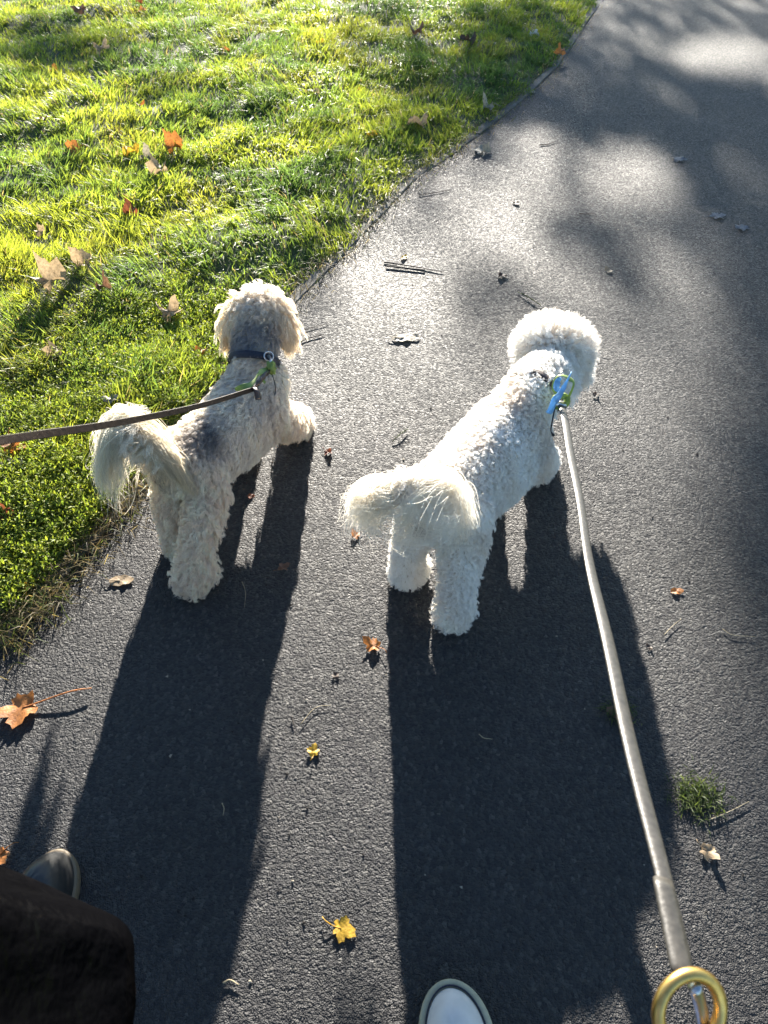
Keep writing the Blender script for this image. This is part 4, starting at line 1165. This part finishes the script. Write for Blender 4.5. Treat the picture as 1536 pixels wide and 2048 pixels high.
def foot_outline(n, L, W, toe=.36):
    """closed outline, y from 0 (heel) to L (toe), x across"""
    out = []
    for k in range(n):
        a = 2 * math.pi * k / n
        s, c = math.sin(a), math.cos(a)
        y = L * (.5 + .5 * (abs(s) ** .8) * (1 if s > 0 else -1))
        t = y / L
        if t > .70: w = W * .5 * math.sqrt(max(0, 1 - ((t - .70) / .30) ** 2.3))
        elif t > .16: w = W * (.5 - .14 * (.5 + .5 * math.cos(math.pi * (t - .16) / .54)) - .03 * math.sin(math.pi * (t - .16) / .54))
        else: w = W * .36 * math.sqrt(max(0, 1 - ((.16 - t) / .16) ** 2))
        x = w * (1 if c > 0 else -1)
        x += .008 * math.sin(t * 3.0)
        out.append((x, y))
    return out
def shoe(person, toe_pos, ang, L, W, mats, side=1, cap=True, hsole=.030, toe_h=.050):
    n = 64
    parent = bpy.data.objects.new('shoe' if cap else 'boot', None); col.objects.link(parent); parent.empty_display_size = .05
    parent.parent = person; parent.matrix_parent_inverse = Matrix.Translation(-Vector(person.location))
    ol = foot_outline(n, L, W)
    mt = Matrix.Translation(toe_pos) @ Matrix.Rotation(ang, 4, 'Z') @ Matrix.Translation((0, -L, 0)) @ Matrix.Diagonal((side, 1, 1, 1))
    cy = L * .5
    def ring(bm, sc, z):
        return [bm.verts.new((x * sc, cy + (y - cy) * (1 - (1 - sc) * (W / L)), z)) for x, y in ol]
    def skin(bm, rs):
        for a, b in zip(rs[:-1], rs[1:]):
            for k in range(n): bm.faces.new((a[k], a[(k + 1) % n], b[(k + 1) % n], b[k]))
    bm = bmesh.new()
    rs = [ring(bm, s_, z) for s_, z in ((.93, .0005), (.985, .003), (1.0, .008), (1.0, hsole - .008), (.985, hsole - .002), (.95, hsole + .001), (.82, hsole + .0015), (.72, hsole - .003))]
    skin(bm, rs); bm.faces.new(rs[0][::-1]); bm.faces.new(rs[-1]); bm.transform(mt)
    so = bm_obj('sole', bm, mats[0], parent)
    if cap:
        bm = bmesh.new(); rs = [ring(bm, s_, z) for s_, z in ((.838, hsole - .002), (.836, hsole + .0045), (.806, hsole + .005), (.802, hsole - .002))]
        skin(bm, rs); bm.transform(mt); bm_obj('stripe', bm, M['shoe_line'], parent)
    def hz(y, s_):
        t = y / L
        H = toe_h * (.62 + .38 * math.sin(min(1, (1 - t) / .3) * math.pi / 2)) + max(0, .66 - t) * .11
        return hsole - .004 + H * (1 - s_ ** 2.6) ** .75
    def upper(name, mat, lo, hi, grow=0.0):
        bm = bmesh.new(); rs = []
        for s_ in ([.806, .803, .795, .78, .74, .68, .61, .52, .38, .22, .004] if cap else [.925, .915, .90, .87, .82, .74, .64, .52, .38, .22, .004]):
            r = []
            for x, y in ol:
                X_ = x * s_; Y_ = cy + (y - cy) * (1 - (1 - s_) * .45) if y > cy else cy + (y - cy) * s_
                zc = hz(Y_, max(0, s_ - .06) / (.746 if cap else .865)) + grow
                zc += .0016 * math.sin(Y_ * 260 + X_ * 90) * (1 if .5 < Y_ / L < .78 else 0)
                r.append(bm.verts.new((X_, Y_, zc)))
            rs.append(r)
        for a, b in zip(rs[:-1], rs[1:]):
            for k in range(n):
                q = (a[k], a[(k + 1) % n], b[(k + 1) % n], b[k])
                my = sum(v_.co.y for v_ in q) / 4
                if lo <= my <= hi: bm.faces.new(q)
        for v_ in [v_ for v_ in bm.verts if not v_.link_faces]: bm.verts.remove(v_)
        top_ = [v_ for v_ in rs[-1] if v_.is_valid]
        if len(top_) == n: bm.faces.new(top_)
        bm.transform(mt); return bm_obj(name, bm, mat, parent)
    if cap:
        upper('toe_cap', mats[1], L * .70, L * 2, .0016); upper('upper', mats[2], -1, L * .73)
    else:
        upper('upper', mats[2], -1, L * 2)

# photographer: only the toe of one canvas shoe reaches into the picture
ph = empty('person', (0.09, -0.03, 0), 'person in jeans and pale-toed canvas shoe, shoe tip at the bottom edge', 'person')
tp = spot(897, 1956, .028); tp.z = 0
shoe(ph, tp, math.radians(1.5), .275, .108, (M['rubber'], M['toe_white'], M['canvas']))
shoe(ph, Vector((-.09, -.12, 0)), math.radians(3), .275, .108, (M['rubber'], M['toe_white'], M['canvas']), side=-1)
def leg_bm(bm, foot, knee, hip, r):
    add_tube(bm, catmull([foot, foot.lerp(knee, .5), knee, knee.lerp(hip, .5), hip], 24), [r[0] + (r[1] - r[0]) * (k / 24) for k in range(25)], 20)
bm = bmesh.new()
leg_bm(bm, Vector((tp.x, tp.y - .235, .075)), Vector((.10, -.07, .48)), Vector((.085, -.16, .86)), (.062, .092))
leg_bm(bm, Vector((-.09, -.355, .075)), Vector((-.09, -.24, .47)), Vector((-.085, -.18, .86)), (.062, .092))
add_tube(bm, catmull([Vector((0, -.17, .80)), Vector((0, -.175, .90)), Vector((0, -.18, 1.0))], 6), [.165, .175, .178, .172, .162, .155, .150], 24, flat=.68, up=(0, 1, .01))
bm_obj('jeans', bm, M['jeans'], ph)

# companion on the left: black coat, black boot
co_ = empty('person', (-.54, .02, 0), 'person in a long black coat and black boots at the lower left corner', 'person')
bt = spot(118, 1692, .03); bt.z = 0
shoe(co_, bt, math.radians(-6), .28, .094, (M['boot_sole'], M['boot'], M['boot']), cap=False, hsole=.022, toe_h=.066)
shoe(co_, Vector((-.70, .13, 0)), math.radians(5), .28, .106, (M['boot_sole'], M['boot'], M['boot']), side=-1, cap=False, hsole=.022, toe_h=.066)
bm = bmesh.new()
leg_bm(bm, Vector((bt.x, bt.y - .22, .07)), Vector((-.50, .10, .48)), Vector((-.46, .03, .86)), (.055, .085))
leg_bm(bm, Vector((-.70, -.09, .07)), Vector((-.66, .02, .48)), Vector((-.62, .0, .86)), (.055, .085))
bm_obj('trousers', bm, M['boot'], co_)
CX, CY = -.524, .058
def coat_ring(bm, z, a, b, ex, wob, n=72, lo=0, hi=None, grow=0.0):
    out = []
    for k in range(n if hi is None else hi - lo + 1):
        th = 2 * math.pi * (k + lo) / n
        c, s_ = math.cos(th), math.sin(th)
        x = (a + grow) * (abs(c) ** (2 / ex)) * (1 if c > 0 else -1); y = (b + grow) * (abs(s_) ** (2 / ex)) * (1 if s_ > 0 else -1)
        fo = 1 + wob * (.55 * math.sin(th * 7 + z * 3) + .45 * math.sin(th * 11 + 1.3 + z * 5) + .35 * math.sin(th * 4 - z * 6))
        ca, sa = math.cos(-.27), math.sin(-.27)
        out.append(bm.verts.new((CX + (x * ca - y * sa) * fo, CY + (x * sa + y * ca) * fo, z)))
    return out
levels = [(.435, .262, .215, 4.6, .014), (.437, .270, .224, 4.6, .014), (.445, .274, .228, 4.6, .016), (.46, .272, .226, 4.4, .020), (.52, .262, .215, 3.6, .034), (.60, .252, .205, 2.6, .042), (.70, .235, .185, 2.5, .045), (.82, .218, .165, 2.4, .040),
          (.94, .200, .148, 2.3, .030), (1.05, .190, .140, 2.3, .02), (1.18, .205, .145, 2.3, .012), (1.30, .215, .140, 2.3, .008), (1.38, .19, .115, 2.2, .004), (1.43, .11, .085, 2.0, 0), (1.46, .065, .065, 2.0, 0)]
bm = bmesh.new()
rs = [coat_ring(bm, *l) for l in levels]
for a, b in zip(rs[:-1], rs[1:]):
    for k in range(72): bm.faces.new((a[k], a[(k + 1) % 72], b[(k + 1) % 72], b[k]))
bm.faces.new(rs[-1]); bm.faces.new(rs[0][::-1])
bm_obj('coat', bm, M['coat'], co_)
bm = bmesh.new()
rs = [coat_ring(bm, *l, lo=-20, hi=3, grow=.004) for l in levels[2:9]]
for a, b in zip(rs[:-1], rs[1:]):
    for k in range(len(a) - 1): bm.faces.new((a[k], a[k + 1], b[k + 1], b[k]))
bm_obj('side_panel', bm, M['coat_brown'], co_)
for slv in ([Vector((CX + .17, CY, 1.36)), Vector((CX + .10, CY - .06, 1.10)), Vector((-.505, .12, 1.02))], [Vector((CX - .17, CY, 1.36)), Vector((CX - .24, CY - .02, 1.10)), Vector((CX - .25, CY + .06, .86))]):
    bm = bmesh.new(); add_tube(bm, catmull(slv, 16), [.075 - .028 * k / 16 for k in range(17)], 16)
    bm_obj('sleeve', bm, M['coat'], co_)
bm = bmesh.new()
bmesh.ops.create_icosphere(bm, subdivisions=3, radius=.1, matrix=Matrix.Translation((CX, CY + .02, 1.60)) @ Matrix.Diagonal((.78, .95, 1.15, 1)))
add_tube(bm, [Vector((CX, CY, 1.42)), Vector((CX, CY + .01, 1.48)), Vector((CX, CY + .015, 1.54))], [.06, .055, .056], 16)
bmesh.ops.create_icosphere(bm, subdivisions=2, radius=.014, matrix=Matrix.Translation((CX, CY + .118, 1.59)) @ Matrix.Diagonal((.8, 1.2, 1.6, 1)))
bm_obj('head', bm, M['skin'], co_)
def hand_at(bm, wrist, d, side):
    d = d.normalized(); s_ = d.cross(Vector((0, 0, 1))).normalized()
    add_tube(bm, [wrist, wrist + d * .04, wrist + d * .08], [.024, .034, .032], 12, flat=.55)
    for k in range(4):
        b0 = wrist + d * .075 + s_ * (.026 - .017 * k); ln = (.058, .066, .062, .048)[k]
        add_tube(bm, [b0, b0 + d * ln * .5, b0 + d * ln * .75 + Vector((0, 0, -ln * .35)), b0 + d * ln * .5 + Vector((0, 0, -ln * .6))], [.0085, .008, .0075, .006], 8)
    t0 = wrist + d * .03 + s_ * .03 * side
    add_tube(bm, [t0, t0 + d * .03 + s_ * .02 * side, t0 + d * .055 + s_ * .012 * side + Vector((0, 0, -.02))], [.011, .010, .007], 8)
bm = bmesh.new(); hand_at(bm, Vector((-.505, .13, 1.02)), Vector((.15, .55, -.22)), 1); bm_obj('hand', bm, M['skin'], co_)
bm = bmesh.new(); hand_at(bm, Vector((CX - .25, CY + .06, .87)), Vector((0, .2, -1)), 1); bm_obj('hand', bm, M['skin'], co_)
bm = bmesh.new()
bmesh.ops.create_icosphere(bm, subdivisions=3, radius=.108, matrix=Matrix.Translation((CX, CY - .004, 1.625)) @ Matrix.Diagonal((.85, .92, 1.1, 1)))
bm_obj('hair', bm, M['hairm'], co_)
# ------------------------------------------------------------------ the tree up the path whose boughs shade it
TX, TY = 9.4, 20.7
tree = empty('tree', (TX, TY, 0), 'spreading tree beside the path ahead casting dappled shade', 'tree')
def bough_point(gx, gy, jy=0.0):
    """where the ray from ground (gx, gy) to the sun crosses the bough layer"""
    t = (20.0 + jy - gy) / SUN.y
    return np.stack([gx + SUN.x * t, 20.0 + jy + 0 * gx, SUN.z * t], 1)
shade = [  # seen place of the shade on the ground: px, py, rx, ry, opacity
    (1590, 900, 190, 400, .82), (1600, 520, 190, 170, .70), (1600, 1380, 130, 330, .60), (1590, 1820, 170, 230, .60),
    (1190, 505, 90, 50, .80), (985, 600, 105, 60, .88), (1290, 590, 70, 45, .55),
    (850, 440, 120, 60, .45), (640, 610, 40, 60, .5),
    (100, 120, 150, 62, .80), (955, 165, 150, 105, .78), (1010, 70, 110, 60, .75), (770, 110, 110, 90, .55), (860, 270, 130, 80, .72), (700, 430, 70, 50, .45), (330, 215, 60, 24, .35)]
LP = []
for (cx, cy, rx, ry, op) in shade:
    # size of this patch across the sunlight, to know how many leaves fill it
    ax_, ay_ = spots([cx - rx, cx + rx, cx, cx], [cy, cy, max(cy - ry, -120), cy + ry])
    area = math.pi / 4 * abs(ax_[1] - ax_[0]) * abs(ay_[2] - ay_[3]) * math.sin(SUN_EL)
    m = int(-math.log(1 - op) * area / .00105) + 8
    rr = np.sqrt(rng.uniform(0, 1, m)) ** 1.15; aa = rng.uniform(0, 6.283, m)
    gx_, gy_ = spots(cx + rx * rr * np.cos(aa), np.maximum(cy + ry * rr * np.sin(aa), -140))
    LP.append(bough_point(gx_, gy_, rng.normal(0, .6, m)))
# a broad bough over the far part of the path, with gaps that let the light through
m = 14000
qx = rng.uniform(930, 1720, m); qy = rng.uniform(-140, 500, m)
gaps = [(1455, 112, 112, 36), (1262, 365, 112, 64), (1500, 345, 60, 30), (1080, 300, 60, 30), (1060, 395, 80, 40), (1620, 180, 70, 40), (980, 470, 90, 60)]
keep = np.ones(m, bool)
for gx0, gy0, grx, gry in gaps:
    rr = ((qx - gx0) / grx) ** 2 + ((qy - gy0) / gry) ** 2
    keep &= ~((rr < 1) | ((rr < 1.6) & (rng.uniform(0, 1, m) < .5)))
keep &= rng.uniform(0, 1, m) < np.clip((qx - 930) / 200, .1, 1) * np.clip((520 - qy) / 120, 0, 1)
qx, qy = qx[keep], qy[keep]
gx_, gy_ = spots(qx, qy)
dens = np.clip((gy_ / 4.0) ** 2, .25, 1.0)         # the near ground takes more of the picture than the far
keep = rng.uniform(0, 1, len(gx_)) < dens
LP.append(bough_point(gx_[keep], gy_[keep], rng.normal(0, .6, keep.sum())))
# the rest of the crown, high up and to the right
for k in range(70):
    a = random.uniform(0, 6.283); rr = random.uniform(.3, 3.2)
    c = np.array([TX + rr * math.cos(a), TY + 1.2 + rr * math.sin(a) * .8, random.uniform(7.3, 11.0)])
    LP.append(c + rng.normal(0, .34, (110, 3)))
LP = np.concatenate(LP); n = len(LP)
LP[:, 2] = np.maximum(LP[:, 2], .25)
s = rng.uniform(.045, .085, n)
d = unit(rng.normal(0, 1, (n, 3)) + np.array([0, 0, -.4])); e = unit(np.cross(d, rng.normal(0, 1, (n, 3)))); nn = np.cross(d, e)
pp = [LP, LP + d * (s * .3)[:, None] + e * (s * .33)[:, None], LP + d * (s * .7)[:, None] + e * (s * .28)[:, None] + nn * (s * .05)[:, None], LP + d * s[:, None], LP + d * (s * .7)[:, None] - e * (s * .28)[:, None] + nn * (s * .05)[:, None], LP + d * (s * .3)[:, None] - e * (s * .33)[:, None]]
V = np.stack(pp, 1).reshape(-1, 3); b = np.arange(n) * 6
T = np.concatenate([np.stack([b, b + 1, b + 5], 1), np.stack([b + 1, b + 2, b + 5], 1), np.stack([b + 2, b + 4, b + 5], 1), np.stack([b + 2, b + 3, b + 4], 1)])
cr = from_np('crown', V, T, M['far_leaf'], tree); cr['kind'] = 'stuff'
bm = bmesh.new(); add_tube(bm, catmull([Vector((TX, TY, -.1)), Vector((TX + .06, TY, 1.2)), Vector((TX - .05, TY + .2, 4.4)), Vector((TX + .1, TY + .7, 8.0)), Vector((TX + .1, TY + 1.0, 10.8))], 24), [.24 - .20 * (k / 24) ** .8 + (.08 if k == 0 else 0) for k in range(25)], 14)
bm_obj('trunk', bm, M['bark'], tree)
for (cx, cy, rx, ry, op) in shade:
    gx_, gy_ = spots([cx], [max(cy, -100)])
    tip = Vector(bough_point(gx_, gy_)[0])
    st = Vector((TX - .02, TY + .15, min(max(tip.z + .5, 3.0), 6.6)))
    midp = st.lerp(tip, .55) + Vector((0, .9, .75 + random.uniform(0, .5)))
    bm = bmesh.new(); add_tube(bm, catmull([st, midp, tip + Vector((.15, .2, .12)), tip], 18), [.03 * (1 - .92 * k / 18) for k in range(19)], 7)
    bm_obj('bough', bm, M['bark'], tree)
for k in range(9):
    a = k * 2.4; st = Vector((TX, TY + .3, 6.4 + .4 * k)); tip = st + Vector((math.cos(a) * 2.2, math.sin(a) * 1.6 + .8, 1.1))
    bm = bmesh.new(); add_tube(bm, catmull([st, st.lerp(tip, .5) + Vector((0, 0, .3)), tip], 12), [.06 * (1 - .85 * k2 / 12) for k2 in range(13)], 7)
    bm_obj('bough', bm, M['bark'], tree)
